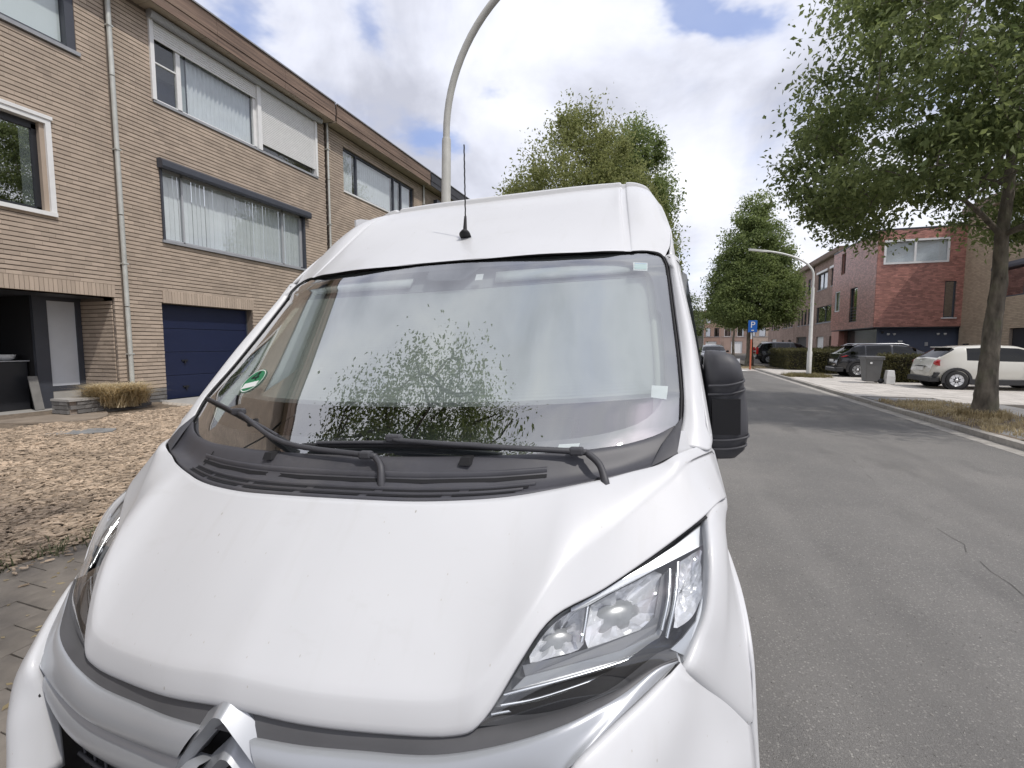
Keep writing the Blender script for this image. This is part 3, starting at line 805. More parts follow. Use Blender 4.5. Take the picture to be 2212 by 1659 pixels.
wf = wframe(hr, SF, 12.0, 15.2, 6.42, 7.85, m_white, d=-.02, w=.11, mull=(13.55,), glass=g_window, inner=m_curtain)
wframe(hr, SF, 15.13, 15.64, 3.21, 5.34, m_anth, d=-.16, w=.05, glass=g_mirror)
box('sill', (15.02, 34.90, 3.13), (15.74, 35.1, 3.19), m_white, hr)
wframe(hr, WF, 38.0, 39.4, 3.17, 5.5, m_anth, d=-.16, w=.05, mull=(), glass=g_mirror, inner=m_curtain2)
for zz in (3.3, 3.5, 3.7, 3.9, 4.1): box('window_rail', (11.68, 38.02, zz), (11.70, 39.38, zz + .03), m_black, hr)
wframe(hr, WF, 40.65, 41.55, 6.72, 8.2, m_brick_red, d=-.16, w=.05)
wframe(hr, WF, 41.55, 42.7, 4.07, 5.55, m_white, d=-.1, w=.06, glass=g_window, inner=m_curtain)

# beige house beside it, set back
hg = wthing('brick_house', 'beige brick house with a dark awning box and black garage door behind the roadside tree', 'house', (16, 31, .12))
BF = ((16.0, 0, 0), (0, 1, 0), (-1, 0, 0))
bh_ = [(27.0, 31.9, 4.0, 5.48), (27.6, 30.65, .1, 2.43), (24.2, 31.9, 6.7, 8.2)]
brick_wall(hg, BF, 20.0, 35.1, .1, 8.9, bh_, m_brick_beige, m_mortar_l)
wframe(hg, BF, 27.0, 31.9, 4.0, 5.48, m_anth, d=-.1, w=.08, mull=(29.9,))
MB().prism([(15.98, 26.9, 5.42), (15.72, 26.9, 5.42), (15.72, 26.9, 5.55), (15.80, 26.9, 5.72), (15.98, 26.9, 5.72)], (0, 5.1, 0)).build('awning_box', m_anth, hg)
wframe(hg, BF, 24.2, 31.9, 6.7, 8.2, m_white, d=-.1, w=.08, mull=(28,), glass=g_window, inner=m_curtain)
gdd = box('garage_door', (16.14, 27.6, .1), (16.2, 30.65, 2.43), m_black, hg)
for i in range(5): box('panel', (16.11, 27.63, .14 + i * .455), (16.14, 30.62, .585 + i * .455), m_black, gdd)
box('soffit_panel', (15.7, 20, 8.9), (16.3, 35.0, 8.96), m_soffit, hg)
box('roof', (15.66, 20, 8.965), (24, 35.0, 9.4), m_fascia, hg)
box('letter_box', (15.86, 34.0, 1.42), (15.978, 34.35, 1.66), m_black, hg)
box('wall_lamp', (15.9, 26.8, 1.9), (15.978, 26.95, 2.1), m_anth, hg)
box('wall', (16.02, 34.9, .1), (20, 35.0, 8.9), m_mortar_l, hg)

# brown row further on
BX = 12.3
NF = ((BX, 0, 0), (0, 1, 0), (-1, 0, 0))
def brown(y0, y1, label, wins, zt=8.75, m=None, fine=True, x=BX):
    fr_ = ((x, 0, 0), (0, 1, 0), (-1, 0, 0))
    h = wthing('terraced_house', label, 'house', (x, (y0 + y1) / 2, .12), 'brown brick terraced houses on the right')
    holes = [(a, b, c, d) for (a, b, c, d, k) in wins]
    mm = m or m_brick_brown
    if fine: brick_wall(h, fr_, y0, y1, .1, zt, holes, mm, m_mortar_l, course=.10, bh=.082)
    else: many_boxes('wall', backing(y0, y1, .1, zt, holes, -.3, 0), fr_, mm, h)
    for (a, b, c, d, k) in wins:
        if k == 'door': box('garage_door', (x + .12, a, c), (x + .16, b, d), m_white, h); continue
        if k == 'dark': box('door', (x + .15, a, c), (x + .2, b, d), m_black, h); continue
        wframe(h, fr_, a, b, c, d, m_anth if k != 'w' else m_white, d=-.14, w=.06, mull=((a + b) / 2,) if b - a > 1.3 else (), glass=g_mirror if k != 'c' else g_window, inner=m_curtain if k == 'c' else None)
        box('sill', (x - .05, a - .04, c - .07), (x + .1, b + .04, c - .003), m_sill, h)
    box('soffit_panel', (x - .34, y0, zt), (x + .1, y1 - .005, zt + .04), m_soffit, h)
    box('roof', (x - .38, y0, zt + .042), (x + 8, y1 - .005, zt + .42), m_fascia, h)
    return h
h = brown(43.45, 51.2, 'brown brick house beside the red one, with a wide dark window',
      [(44.9, 46.1, 6.42, 7.83, 'c'), (47.1, 49.9, 6.4, 7.8, 'c'), (45.0, 49.9, 3.5, 4.92, 'g'), (47.4, 49.6, .1, 2.3, 'door'), (44.4, 45.8, .1, 2.3, 'dark')])
box('shutter_box', (BX - .12, 46.9, 7.82), (BX - .03, 50.1, 8.0), m_white, h)
box('shutter_box', (BX - .12, 44.7, 7.84), (BX - .03, 46.3, 8.02), m_white, h)
box('downpipe', (BX - .1, 51.1, .1), (BX - .03, 51.18, 8.75), m_brick_dk, h)
def triple(y0): return [(y0 + .7 + i * 1.25, y0 + 1.45 + i * 1.25, 3.5, 5.0, 'g') for i in range(4)] + [(y0 + .9 + i * 1.8, y0 + 1.9 + i * 1.8, 6.4, 7.8, 'g') for i in range(3)]
brown(51.3, 58.0, 'brown brick terraced house with narrow upright windows right of the conical tree', triple(51.3) + [(52.9, 56.9, .1, 2.35, 'dark')])
h = brown(58.1, 64.9, 'brown brick terraced house with two arched doorways, half hidden by the conical tree', triple(58.1) + [(59.2, 60.4, .1, 2.1, 'dark'), (62.5, 63.7, .1, 2.1, 'dark')], m=m_brick_brown)
for yy in (59.8, 63.1): MB().lathe([(0, .1), (.6, .1), (.6, .16), (0, .16)], (BX, yy, 2.1), 'x', 20).build('door_arch', m_black, h)
brown(65.0, 72.5, 'brown brick terraced house at the far end of the right hand row', triple(65.0) + [(67, 70, .1, 2.3, 'door')], fine=False)

# row closing the view where the street bends
EF = ((0, 97.0, 0), (1, 0, 0), (0, -1, 0))
cols_ = [mat('brick_far_tan', (.42, .31, .22), .9, var=.15, vscale=2), m_brick_dk, mat('brick_far_rose', (.36, .235, .19), .9, var=.15, vscale=2), m_brick_brown, mat('brick_far_buff', (.42, .33, .27), .9, var=.15, vscale=2), m_brick_brown]
labs = ['tan brick house at the far end of the street, left of the grey one', 'narrow dark grey house in the row closing the street', 'rose brick house with three slit windows in the row closing the street',
        'brown brick house with a wide grey window in the row closing the street', 'buff brick house behind the conical tree in the row closing the street', 'brown brick house with white garage door in the row closing the street']
xs_ = [-6, 2.4, 5.6, 8.6, 13.0, 18.0, 24]
for i in range(6):
    a, b = xs_[i], xs_[i + 1] - .03
    h = wthing('terraced_house', labs[i], 'house', ((a + b) / 2, 97, -.02), 'houses closing the far end of the street')
    nw = max(2, int((b - a) / 1.5)); wins = []
    for k in range(nw):
        u = a + (k + .5) * (b - a) / nw; ww = .42 if i == 2 else .55
        wins += [(u - ww, u + ww, 3.1, 4.7), (u - ww, u + ww, 5.6, 6.8)]
    dd = [(b - 2.6, b - .7, .02, 2.2)] if i != 1 else []
    many_boxes('wall', backing(a, b, -.1, 7.4 + .15 * (i % 3), wins + dd, -.3, 0), EF, cols_[i], h)
    for w in wins: wframe(h, EF, *w, m_white if i in (0, 3) else m_anth, d=-.14, w=.06, inner=m_curtain2)
    for d in dd: box('garage_door', (d[0], 97.12, d[2]), (d[1], 97.16, d[3]), m_white, h)
    box('roof', (a, 96.7, 7.4 + .15 * (i % 3)), (b, 104, 7.7 + .15 * (i % 3)), m_fascia, h)
    box('sill', (a + .1, 96.95, 3.02), (b - .1, 97.02, 3.08), m_sill, h)

# ------------------------------------------------------------------ street furniture
m_lamp_w = mat('lamp_white', (0.70, 0.70, 0.67), .45, var=.08, vscale=5)
m_lamp_g = mat('lamp_grey', (0.46, 0.455, 0.42), .5, var=.1, vscale=6)
def arc_pts(x, y, z0, dx, dz, n=14):   # quarter ellipse from vertical to horizontal, going to +dx
    return [(x + dx * (1 - math.cos(t)), y, z0 + dz * math.sin(t)) for t in [math.pi / 2 * i / n for i in range(n + 1)]]
# lamp behind the van
lp = wthing('street_lamp', 'grey curved street lamp rising behind the white van roof', 'street lamp', (-3.92, 7.86, .06), 'curved street lamps')
MB().tube([(-3.92, 7.86, 0), (-3.92, 7.86, 1.2), (-3.92, 7.86, 1.25), (-3.84, 7.86, 5.16), (-3.84, 7.86, 5.20)], [.115, .115, .092, .078, .070], 16).build('pole', m_lamp_g, lp)
MB().tube([(-3.84, 7.86, 5.18)] + [(-3.84 + 2.4 * (1 - math.cos(t)), 7.86, 5.24 + 2.6 * math.sin(t)) for t in [math.pi / 2 * i / 22 for i in range(20)]], [.060] * 21, 14).build('arm', m_lamp_g, lp)
bevel(MB().box((-1.95, 7.76, 7.72), (-1.15, 7.96, 7.83)).build('lamp_head', m_lamp_g, lp), .03)
# lamp on the far pavement
lp = wthing('street_lamp', 'white curved street lamp in a dry grass patch on the far pavement', 'street lamp', (6.28, 26.3, .1), 'curved street lamps')
MB().tube([(6.28, 26.3, .08), (6.28, 26.3, 1.25), (6.28, 26.3, 1.32), (6.28, 26.3, 4.3)], [.105, .105, .085, .068], 14).build('pole', m_lamp_w, lp)
MB().tube([(6.28, 26.3, 4.3), (6.28, 26.3, 4.7)] + [(6.28 - 3.2 * (1 - math.cos(t)), 26.3, 4.85 + 1.36 * math.sin(t)) for t in [1.22 * i / 16 for i in range(1, 17)]], .045, 10).build('arm', m_lamp_w, lp)
MB().prism([(4.25, 26.24, 6.08), (4.05, 26.19, 6.10), (3.45, 26.22, 6.20), (3.45, 26.38, 6.20), (4.05, 26.41, 6.10), (4.25, 26.36, 6.08)], (0, 0, .085)).build('lamp_head', m_lamp_w, lp)
MB().tube([(6.28, 26.3, .1), (6.28, 26.3, .22)], .15, 14).build('foot', m_black, lp)
# distant lamp
lp = wthing('street_lamp', 'thin white street lamp far down the road at the bend', 'street lamp', (1.35, 62, 0), 'curved street lamps')
MB().tube([(1.35, 62, 0), (1.35, 62, 4.4)] + [(1.35 - 1.6 * (1 - math.cos(t)), 62, 4.4 + 1.3 * math.sin(t)) for t in [math.pi / 2 * i / 8 for i in range(1, 9)]], .075, 8).build('pole', m_lamp_w, lp)
box('lamp_head', (-.8, 61.9, 5.65), (-.2, 62.1, 5.75), m_lamp_w, lp)
# parking sign
ps = wthing('parking_sign', 'blue parking sign on an orange and white post beside the conical tree', 'sign', (4.75, 33.6, .03))
m_sgn = mat('sign_blue', (0.012, 0.12, 0.46), .4); m_or = mat('post_orange', (0.55, 0.15, 0.08), .6)
MB().tube([(4.75, 33.6, .02), (4.75, 33.6, 1.95)], .05, 10).build('post', m_or, ps)
MB().tube([(4.75, 33.6, 1.95), (4.75, 33.6, 2.34)], .05, 10).build('post_band', m_white, ps)
MB().tube([(4.75, 33.6, 2.34), (4.75, 33.6, 3.08)], .04, 10).build('post_top', m_alu, ps)
pl = bevel(box('plate', (4.53, 33.50, 2.38), (5.05, 33.54, 3.12), m_sgn, ps), .02)
def text(name, s, size, m, parent, loc, rot, ext=.002, align='CENTER'):
    cu = bpy.data.curves.new(name, 'FONT'); cu.body = s; cu.size = size; cu.extrude = ext; cu.align_x = align; cu.align_y = 'CENTER'
    o = bpy.data.objects.new(name, cu); COL.objects.link(o)
    dg = bpy.context.evaluated_depsgraph_get(); me = bpy.data.meshes.new_from_object(o.evaluated_get(dg))
    bpy.data.objects.remove(o); me.materials.clear(); me.materials.append(m)
    return _obj0(name, me, parent, loc=loc, rot=rot)
text('letter', 'P', .55, m_white, pl, (4.79, 33.492, 2.83), (math.pi / 2, 0, 0), .004)
for v in pl.children: pass
MB().box((4.72, 33.488, 2.46), (4.86, 33.497, 2.53)).build('symbol', m_white, pl)

# wheelie bin
wb = wthing('wheelie_bin', 'grey wheelie bin standing on the pavement in front of the hedge', 'bin', (7.43, 22.2, .1))
m_bin = mat('bin_grey', (0.125, 0.125, 0.125), .55, var=.1, vscale=6)
b = MB()
lo = [(7.21, 21.98, .16), (7.66, 21.98, .16), (7.66, 22.46, .16), (7.21, 22.46, .16)]
hi = [(7.14, 21.88, 1.08), (7.72, 21.88, 1.08), (7.72, 22.56, 1.08), (7.14, 22.56, 1.08)]
b.add(lo + hi, [(0, 3, 2, 1), (4, 5, 6, 7), (0, 1, 5, 4), (1, 2, 6, 5), (2, 3, 7, 6), (3, 0, 4, 7)])
bevel(b.build('body', m_bin, wb), .03)
bevel(MB().box((7.10, 21.84, 1.08), (7.76, 22.60, 1.15)).build('lid', m_bin, wb), .025)
box('rim', (7.11, 21.85, 1.035), (7.75, 22.59, 1.078), m_bin, wb)
for yy in (22.0, 22.44): MB().lathe([(0, -.03), (.1, -.03), (.1, .03), (0, .03)], (7.70, yy, .2), 'y', 14).build('wheel', m_black, wb)
MB().tube([(7.74, 21.95, 1.02), (7.8, 21.95, 1.02), (7.8, 22.5, 1.02), (7.74, 22.5, 1.02)], .016, 6).build('handle', m_black, wb)
box('sticker', (7.28, 21.86, .86), (7.35, 21.872, .93), m_white, wb)
# small white cabinet
uc = wthing('utility_cabinet', 'small white plastic cabinet on the pavement right of the bin', 'cabinet', (7.95, 21.9, .1))
bevel(box('body', (7.80, 21.75, .1), (8.08, 22.05, .36), m_white, uc), .015)
bevel(MB().add([(7.80, 21.75, .365), (8.08, 21.75, .365), (8.08, 22.05, .365), (7.80, 22.05, .365), (7.83, 21.78, .62), (8.05, 21.78, .62), (8.05, 22.02, .62), (7.83, 22.02, .62)],
         [(0, 3, 2, 1), (4, 5, 6, 7), (0, 1, 5, 4), (1, 2, 6, 5), (2, 3, 7, 6), (3, 0, 4, 7)]).build('cap', m_white, uc), .015)
# ------------------------------------------------------------------ foliage
def leaves(centres, spread, per, size, droop=0.0, flat=1.0, seed=0):
    """leaf-sized folded faces scattered round clump centres"""
    g = np.random.default_rng(seed)
    C_ = np.repeat(np.asarray(centres, float), per, axis=0); n = len(C_)
    cs = np.repeat(g.uniform(.45, 1.55, len(C_) // per), per)[:, None]
    d = np.clip(g.normal(0, 1, (n, 3)), -2.1, 2.1) * np.asarray(spread) * cs
    P = C_ + d; P[:, 2] *= 1.0
    L = size * g.uniform(.5, 1.35, n); Wd = L * g.uniform(.42, .6, n)
    a = g.uniform(0, 2 * math.pi, n); el = g.normal(-droop, .55, n)
    t = np.stack([np.cos(a) * np.cos(el), np.sin(a) * np.cos(el), np.sin(el)], 1)
    r = g.normal(0, 1, (n, 3)); r[:, 2] *= .35
    s = np.cross(t, r + np.array([0, 0, 1.2])); s /= np.linalg.norm(s, axis=1, keepdims=True) + 1e-9
    nn = np.cross(s, t)
    V = np.zeros((n, 4, 3))
    V[:, 0] = P
    V[:, 1] = P + t * (L * .5)[:, None] + s * (Wd * .5)[:, None] + nn * (Wd * .16)[:, None]
    V[:, 2] = P + t * L[:, None] - nn * (L * .12)[:, None]
    V[:, 3] = P + t * (L * .5)[:, None] - s * (Wd * .5)[:, None] + nn * (Wd * .16)[:, None]
    F_ = (np.arange(n)[:, None, None] * 4 + np.array([(0, 1, 2), (0, 2, 3)])[None]).reshape(-1, 3)
    return V.reshape(-1, 3), F_
m_bark = mat('bark', (0.145, 0.125, 0.098), .9, var=.6, vscale=9, bump=.9, bscale=26, bdist=.03, stretch=(1, 1, .4),
             stain=((.15, .16, .09), 3, .5, .75, .6))
lf_street = leaf_mat('leaf_street', (0.085, 0.122, 0.042), (0.31, 0.36, 0.14), .5)
lf_olive = leaf_mat('leaf_olive', (0.15, 0.18, 0.055), (0.37, 0.38, 0.16), .5)
lf_mid = leaf_mat('leaf_mid', (0.11, 0.155, 0.055), (0.32, 0.38, 0.14), .5)
lf_far = leaf_mat('leaf_far', (0.09, 0.12, 0.045), (0.20, 0.235, 0.10), .4)
lf_hedge = leaf_mat('leaf_hedge', (0.045, 0.05, 0.018), (0.15, 0.135, 0.05), .2)
lf_dry = leaf_mat('leaf_dry', (0.34, 0.27, 0.15), (0.60, 0.50, 0.31), .35)
lf_weed = leaf_mat('leaf_weed', (0.10, 0.12, 0.06), (0.26, 0.25, 0.16), .3)
def tree(name, label, base, trunk_r, fork, clumps, leaf_m, per, size, spread, seed, top=None, droop=.35, group=None, limbs=True, twig=.018):
    """clumps: (n,3) world centres of the leaf clumps; limbs run from the trunk to them"""
    t = wthing(name, label, 'tree', base, group)
    g = random.Random(seed); bx, by, bz = base
    clumps = np.asarray(clumps, float)
    top = top or (bx, by, fork + .6 * (clumps[:, 2].max() - fork))
    b = MB()
    tp = []
    for i in range(9):
        f = i / 8
        tp.append((bx + (top[0] - bx) * f + g.gauss(0, .025) * (f > 0), by + (top[1] - by) * f + g.gauss(0, .025) * (f > 0), bz - .06 + (top[2] - bz) * f))
    rr = [trunk_r * (1.32 if i == 0 else 1) * (1 - .80 * (i / 8) ** 1.1) for i in range(9)]
    hs = [bz + (top[2] - bz) * i / 8 for i in range(9)]
    b.tube(tp, rr, 14)
    if len(clumps) > 425 and size < .2:      # the nearest trunk: ridged bark as real relief
        nr, ns_ = 70, 26; P = []
        for i in range(nr + 1):
            f = i / nr * 8; j = min(int(f), 7); q = f - j
            c = [tp[j][a] * (1 - q) + tp[j + 1][a] * q for a in range(3)]; r_ = rr[j] * (1 - q) + rr[j + 1] * q
            P.append([(c[0] + r_ * k_ * math.cos(a), c[1] + r_ * k_ * math.sin(a), c[2]) for a, k_ in [(2 * math.pi * s_ / ns_, 1 + .035 * math.sin(s_ * 2.4 + 1.3 * math.sin(i * .35)) + g.gauss(0, .028)) for s_ in range(ns_)]])
        b = MB().grid(P, close=True)
    b.build('trunk', m_bark, t, recalc=False)
    if limbs:
        lb = MB()
        order = np.argsort(((clumps - np.array([bx, by, fork])) ** 2).sum(1))
        nodes = [(Vector(p), r_) for p, r_ in zip(tp, rr) if p[2] > fork - .5]
        for k, ci in enumerate(order):
            c = Vector(clumps[ci])
            best = min(nodes, key=lambda q: (q[0] - c).length + max(0, q[0].z - c.z + .25) * 2.0)
            p0, r0 = best; L = (c - p0).length
            if L < .05: continue
            midp = p0.lerp(c, .5) + Vector((g.gauss(0, .06) * L, g.gauss(0, .06) * L, .10 * L))
            rs = max(twig * .8, min(r0 * .62, .012 + .028 * L))
            lb.tube([p0, p0.lerp(midp, .55) + Vector((0, 0, .02 * L)), midp, c], [rs, rs * .8, rs * .6, twig * .35], 6, cap=False)
            nodes += [(midp, rs * .6), (c, twig * .5)]
        lb.build('limbs', m_bark, t, recalc=False, kind='stuff')
    V, F_ = leaves(clumps, spread, per, size, droop, seed=seed)
    o = obj('crown', mesh('crown', V, F_, leaf_m), t)
    return t
def clump_field(n, fn, box_, seed, tries=60):
    """rejection-sample clump centres where fn(x,y,z) > random"""
    g = np.random.default_rng(seed); out = []
    (x0, x1), (y0, y1), (z0, z1) = box_
    while len(out) < n and tries:
        p = np.stack([g.uniform(x0, x1, n), g.uniform(y0, y1, n), g.uniform(z0, z1, n)], 1)
        k = np.array([fn(*q) for q in p]) > g.random(n)
        out += p[k].tolist(); tries -= 1
    return np.array(out[:n])
def hash3(x, y, z, s):   # cheap lumpy field
    return .5 + .5 * math.sin(1.7 * s * x + 1.1 * math.sin(2.1 * y * s + .5)) * math.cos(1.3 * s * y + 1.7 * math.sin(1.9 * z * s + 1.0)) * math.sin(1.5 * s * z + .8)
# big tree at the right edge
def f_big(x, y, z):
    dx, dy = x - 6.25, y - 12.4
    r = math.hypot(dx, dy)
    low = 4.0 + .02 * max(0, r - .5)
    if z < low or z > 11.5: return 0
    rm = 3.75 * (1 - max(0, (z - 6.0) / 6.5) ** 2) * min(1, .66 + (z - 3.9) / 2.2)
    if r > rm: return 0
    return (.25 + .75 * (r / max(rm, .1)) ** 1.5) * (1 if hash3(x, y, z * 1.6, 1.0) > .50 else .02)
cl = clump_field(430, f_big, ((1.4, 10.8), (7.8, 17), (3.0, 11.5)), 5)
tree('street_tree', 'broad leafy street tree with a rough trunk in front of the off white hatchback', (6.12, 12.3, .1), .168, 3.2, cl, lf_street, 200, .125, (.29, .29, .16), 21, top=(6.35, 12.5, 7.6), droop=.5, group='street trees')
# tree behind the van (light, olive) and its darker neighbour
def ell(cx_, cy_, cz_, rx, ry, rz, pw=1.2, s=1.0):
    def f(x, y, z):
        q = ((x - cx_) / rx) ** 2 + ((y - cy_) / ry) ** 2 + ((z - cz_) / rz) ** 2
        return 0 if q > 1 else (.2 + .8 * q ** pw) * (1 if hash3(x, y, z, s) > .33 else .15)
    return f
def f_olive(x, y, z):
    rm = np.interp(z, [2.2, 3.2, 5.5, 7.3, 9.0, 10.3], [1.8, 3.9, 4.0, 3.3, 2.3, 1.3])
    r = math.hypot(x + 3.75, y - 20.5) / rm
    return 0 if r > 1 else (.3 + .7 * r) * (1 if hash3(x, y, z, 1.2) > .30 else .5)
cl = clump_field(470, f_olive, ((-7.5, 0), (16.5, 24.5), (2.4, 11.3)), 8)
tree('street_tree', 'olive green bushy street tree behind the van roof', (-4.0, 20.5, .05), .16, 2.5, cl, lf_olive, 300, .135, (.25, .25, .33), 31, droop=-.5, group='street trees', limbs=False)
def f_dark(x, y, z):
    c = -2.35 + .02 * z
    rm = np.interp(z, [1.9, 3.0, 5.0, 8.5, 10.8, 12.3], [1.2, 2.3, 2.3, 2.1, 1.3, .35])
    r = math.hypot(x - c, y - 23.5) / rm
    return 0 if r > 1 else (.25 + .75 * r) * (1 if hash3(x, y, z, 1.3) > .36 else .1)
cl = clump_field(420, f_dark, ((-5.2, .6), (20.8, 26.3), (1.9, 12.3)), 9)
tree('street_tree', 'darker green upright street tree behind the right hand edge of the van roof', (-2.9, 23.5, .05), .16, 2.2, cl, lf_mid, 280, .135, (.23, .23, .22), 33, group='street trees', limbs=False)
# conical tree on the far pavement
def f_con(x, y, z):
    rm = np.interp(z, [2.9, 3.8, 5.5, 8.0, 10.5, 12.0], [1.6, 3.1, 2.8, 2.2, 1.35, .35])
    r = math.hypot(x - 5.3, y - 37.7) / rm
    return 0 if r > 1 else (.25 + .75 * r) * (1 if hash3(x, y, z, 1.1) > .38 else .08)
cl = clump_field(480, f_con, ((1.5, 9.1), (34, 41.5), (2.9, 12)), 12)
tree('street_tree', 'conical green street tree beside the blue parking sign', (5.25, 37.7, .1), .24, 3.0, cl, lf_mid, 220, .17, (.28, .28, .18), 41, group='street trees', twig=.03)
# slim tree further back
cl = clump_field(90, ell(6.2, 55, 5.6, 2.4, 2.4, 2.2), ((3.5, 9), (52, 58), (3.2, 8)), 14)
tree('street_tree', 'slim young street tree behind the conical one, before the far row of houses', (6.1, 55, .1), .16, 3.0, cl, lf_mid, 60, .25, (.35, .35, .3), 43, group='street trees', twig=.03)
# trees at the bend
cl = clump_field(160, ell(0.5, 88, 6.0, 5.0, 3.5, 4.6), ((-5, 6), (84, 92), (1.5, 11)), 15)
tree('street_tree', 'pale green tree at the bend, left of the conical tree', (0.5, 88, 0), .2, 2.0, cl, lf_far, 70, .34, (.6, .6, .5), 45, group='street trees', limbs=False)
cl = clump_field(60, ell(-.4, 70, 2.3, 1.6, 1.6, 1.6), ((-2.5, 1.6), (68, 72), (.8, 4)), 16)
tree('street_tree', 'small dark round tree by the distant thin lamp', (-.4, 70, 0), .1, .8, cl, lf_mid, 60, .22, (.3, .3, .3), 46, group='street trees', limbs=False)
# tree behind the camera whose crown is mirrored in the windscreen
REFL = (-2.3, -1.15)
def f_ref(x, y, z):
    rm = np.interp(z, [3.6, 4.6, 6.0, 7.6, 8.8], [1.2, 2.6, 2.5, 1.6, .5])
    r = math.hypot(x - REFL[0], y - REFL[1]) / rm
    return 0 if r > 1 else (.75 + .25 * r) * (1 if hash3(x, y, z, 1.2) > .36 else .12)
cl = clump_field(300, f_ref, ((-5, .5), (-3.9, 1.6), (3.6, 8.8)), 18)
tree('street_tree', 'street tree standing behind the viewer, seen mirrored in the van windscreen', (-3.2, -1.6, .05), .14, 2.8, cl, lf_street, 190, .062, (.24, .24, .18), 51, top=(REFL[0], REFL[1], 7.5), group='street trees', twig=.03)

# hedges: clipped blocks of real leaves over a dark core
def hedge(label, x0, x1, y0, y1, z1, n, seed):
    h = wthing('hedge', label, 'hedge', ((x0 + x1) / 2, (y0 + y1) / 2, .1), 'clipped hedges between the drives')
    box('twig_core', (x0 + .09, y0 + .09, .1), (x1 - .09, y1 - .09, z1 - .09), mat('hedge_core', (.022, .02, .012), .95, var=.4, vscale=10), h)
    g = np.random.default_rng(seed); P = []
    A = [((x1 - x0) * (z1 - .1), 0), ((y1 - y0) * (z1 - .1), 1), ((x1 - x0) * (y1 - y0), 2), ((x1 - x0) * (z1 - .1), 3), ((y1 - y0) * (z1 - .1), 4)]
    tot = sum(a for a, _ in A)
    for a, k in A:
        m_ = int(n * a / tot); u, v = g.random(m_), g.random(m_)
        X = x0 + (x1 - x0) * u; Y = y0 + (y1 - y0) * u; Z = .12 + (z1 - .12) * v
        if k == 0: P += np.stack([X, np.full(m_, y0 + .04), Z], 1).tolist()
        if k == 3: P += np.stack([X, np.full(m_, y1 - .04), Z], 1).tolist()
        if k == 1: P += np.stack([np.full(m_, x0 + .04), Y, Z], 1).tolist()
        if k == 4: P += np.stack([np.full(m_, x1 - .04), Y, Z], 1).tolist()
        if k == 2: P += np.stack([X, y0 + (y1 - y0) * v, np.full(m_, z1 - .05)], 1).tolist()
    V, F_ = leaves(P, (.05, .05, .045), 5, .075, 0.1, seed=seed)
    obj('foliage', mesh('foliage', V, F_, lf_hedge), h)
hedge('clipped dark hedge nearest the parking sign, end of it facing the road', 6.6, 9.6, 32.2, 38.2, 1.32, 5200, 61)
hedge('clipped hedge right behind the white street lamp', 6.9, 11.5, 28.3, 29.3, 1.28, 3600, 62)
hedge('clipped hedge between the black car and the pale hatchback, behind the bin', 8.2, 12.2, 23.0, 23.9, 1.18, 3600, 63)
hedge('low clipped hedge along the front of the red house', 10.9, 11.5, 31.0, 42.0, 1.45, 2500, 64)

# tufts of grass: narrow bent blades
def tufts(name, pts, n, hmin, hmax, sp, m, seed, label, cat='grass', parent=None, lean=.5):
    g = np.random.default_rng(seed); pts = np.asarray(pts, float)
    C_ = pts[g.integers(0, len(pts), n)] + np.c_[g.normal(0, sp, n), g.normal(0, sp, n), np.zeros(n)]
    H = g.uniform(hmin, hmax, n); a = g.uniform(0, 6.283, n); w = g.uniform(.003, .007, n) * (1 + H)
    dx, dy = np.cos(a), np.sin(a); ln = np.abs(g.normal(lean, .35, n)) * H
    V = np.zeros((n, 5, 3))
    V[:, 0] = C_ + np.c_[-dy * w, dx * w, 0 * w]; V[:, 1] = C_ + np.c_[dy * w, -dx * w, 0 * w]
    mid = C_ + np.c_[dx * ln * .35, dy * ln * .35, H * .6]
    V[:, 2] = mid + np.c_[dy * w * .8, -dx * w * .8, 0 * w]; V[:, 3] = mid + np.c_[-dy * w * .8, dx * w * .8, 0 * w]
    V[:, 4] = C_ + np.c_[dx * ln, dy * ln, H * (1 - .25 * lean)]
    F_ = [];
    F3 = (np.arange(n)[:, None, None] * 5 + np.array([(0, 1, 2), (0, 2, 3), (3, 2, 4)])[None]).reshape(-1, 3)
    return obj(name, mesh(name, V.reshape(-1, 3), F3, m), parent, label=label, cat=cat, kind='stuff')
bed = MB().grid([[(x, y_, .098 + .02 * math.sin(3 * x) * math.sin(2 * y_)) for x in np.linspace(5.22, 6.95, 8)] for y_ in np.linspace(9.6, 15.3, 16)]).build('tree_pit', m_soil, recalc=False, kind='structure')
gp = np.c_[rng.uniform(5.3, 6.9, 260), rng.uniform(9.7, 15.2, 260), np.full(260, .10)]
tufts('dry_grass', gp, 6500, .03, .13, .07, lf_dry, 71, 'straw coloured dry grass round the foot of the right hand tree')
tufts('dry_grass', np.c_[6.12 + .3 * np.cos(np.linspace(0, 6, 30)), 12.3 + .3 * np.sin(np.linspace(0, 6, 30)), np.full(30, .10)], 1300, .08, .26, .05, lf_dry, 76, 'straw coloured dry grass round the foot of the right hand tree')
MB().grid([[(x, y_, .099) for x in (5.25, 6.2, 7.1)] for y_ in (24.9, 26, 27.3)]).build('lamp_bed', m_soil, recalc=False, kind='structure')
gp = np.c_[rng.uniform(5.3, 7.0, 140), rng.uniform(24.9, 27.2, 140), np.full(140, .10)]
tufts('dry_grass', gp, 4000, .05, .2, .07, leaf_mat('leaf_halfdry', (.13, .12, .05), (.30, .25, .12), .3), 72, 'half dry grass patch round the foot of the white lamp')
gp = np.c_[rng.uniform(4.3, 6.4, 70), rng.uniform(33.8, 38.0, 70), np.full(70, .05)]
tufts('dry_grass', gp, 1500, .04, .15, .1, lf_dry, 73, 'thin dry grass round the parking sign post')
gp = np.c_[-4.3 + rng.normal(0, .07, 60), rng.uniform(1.6, 2.9, 60), np.full(60, .08)]
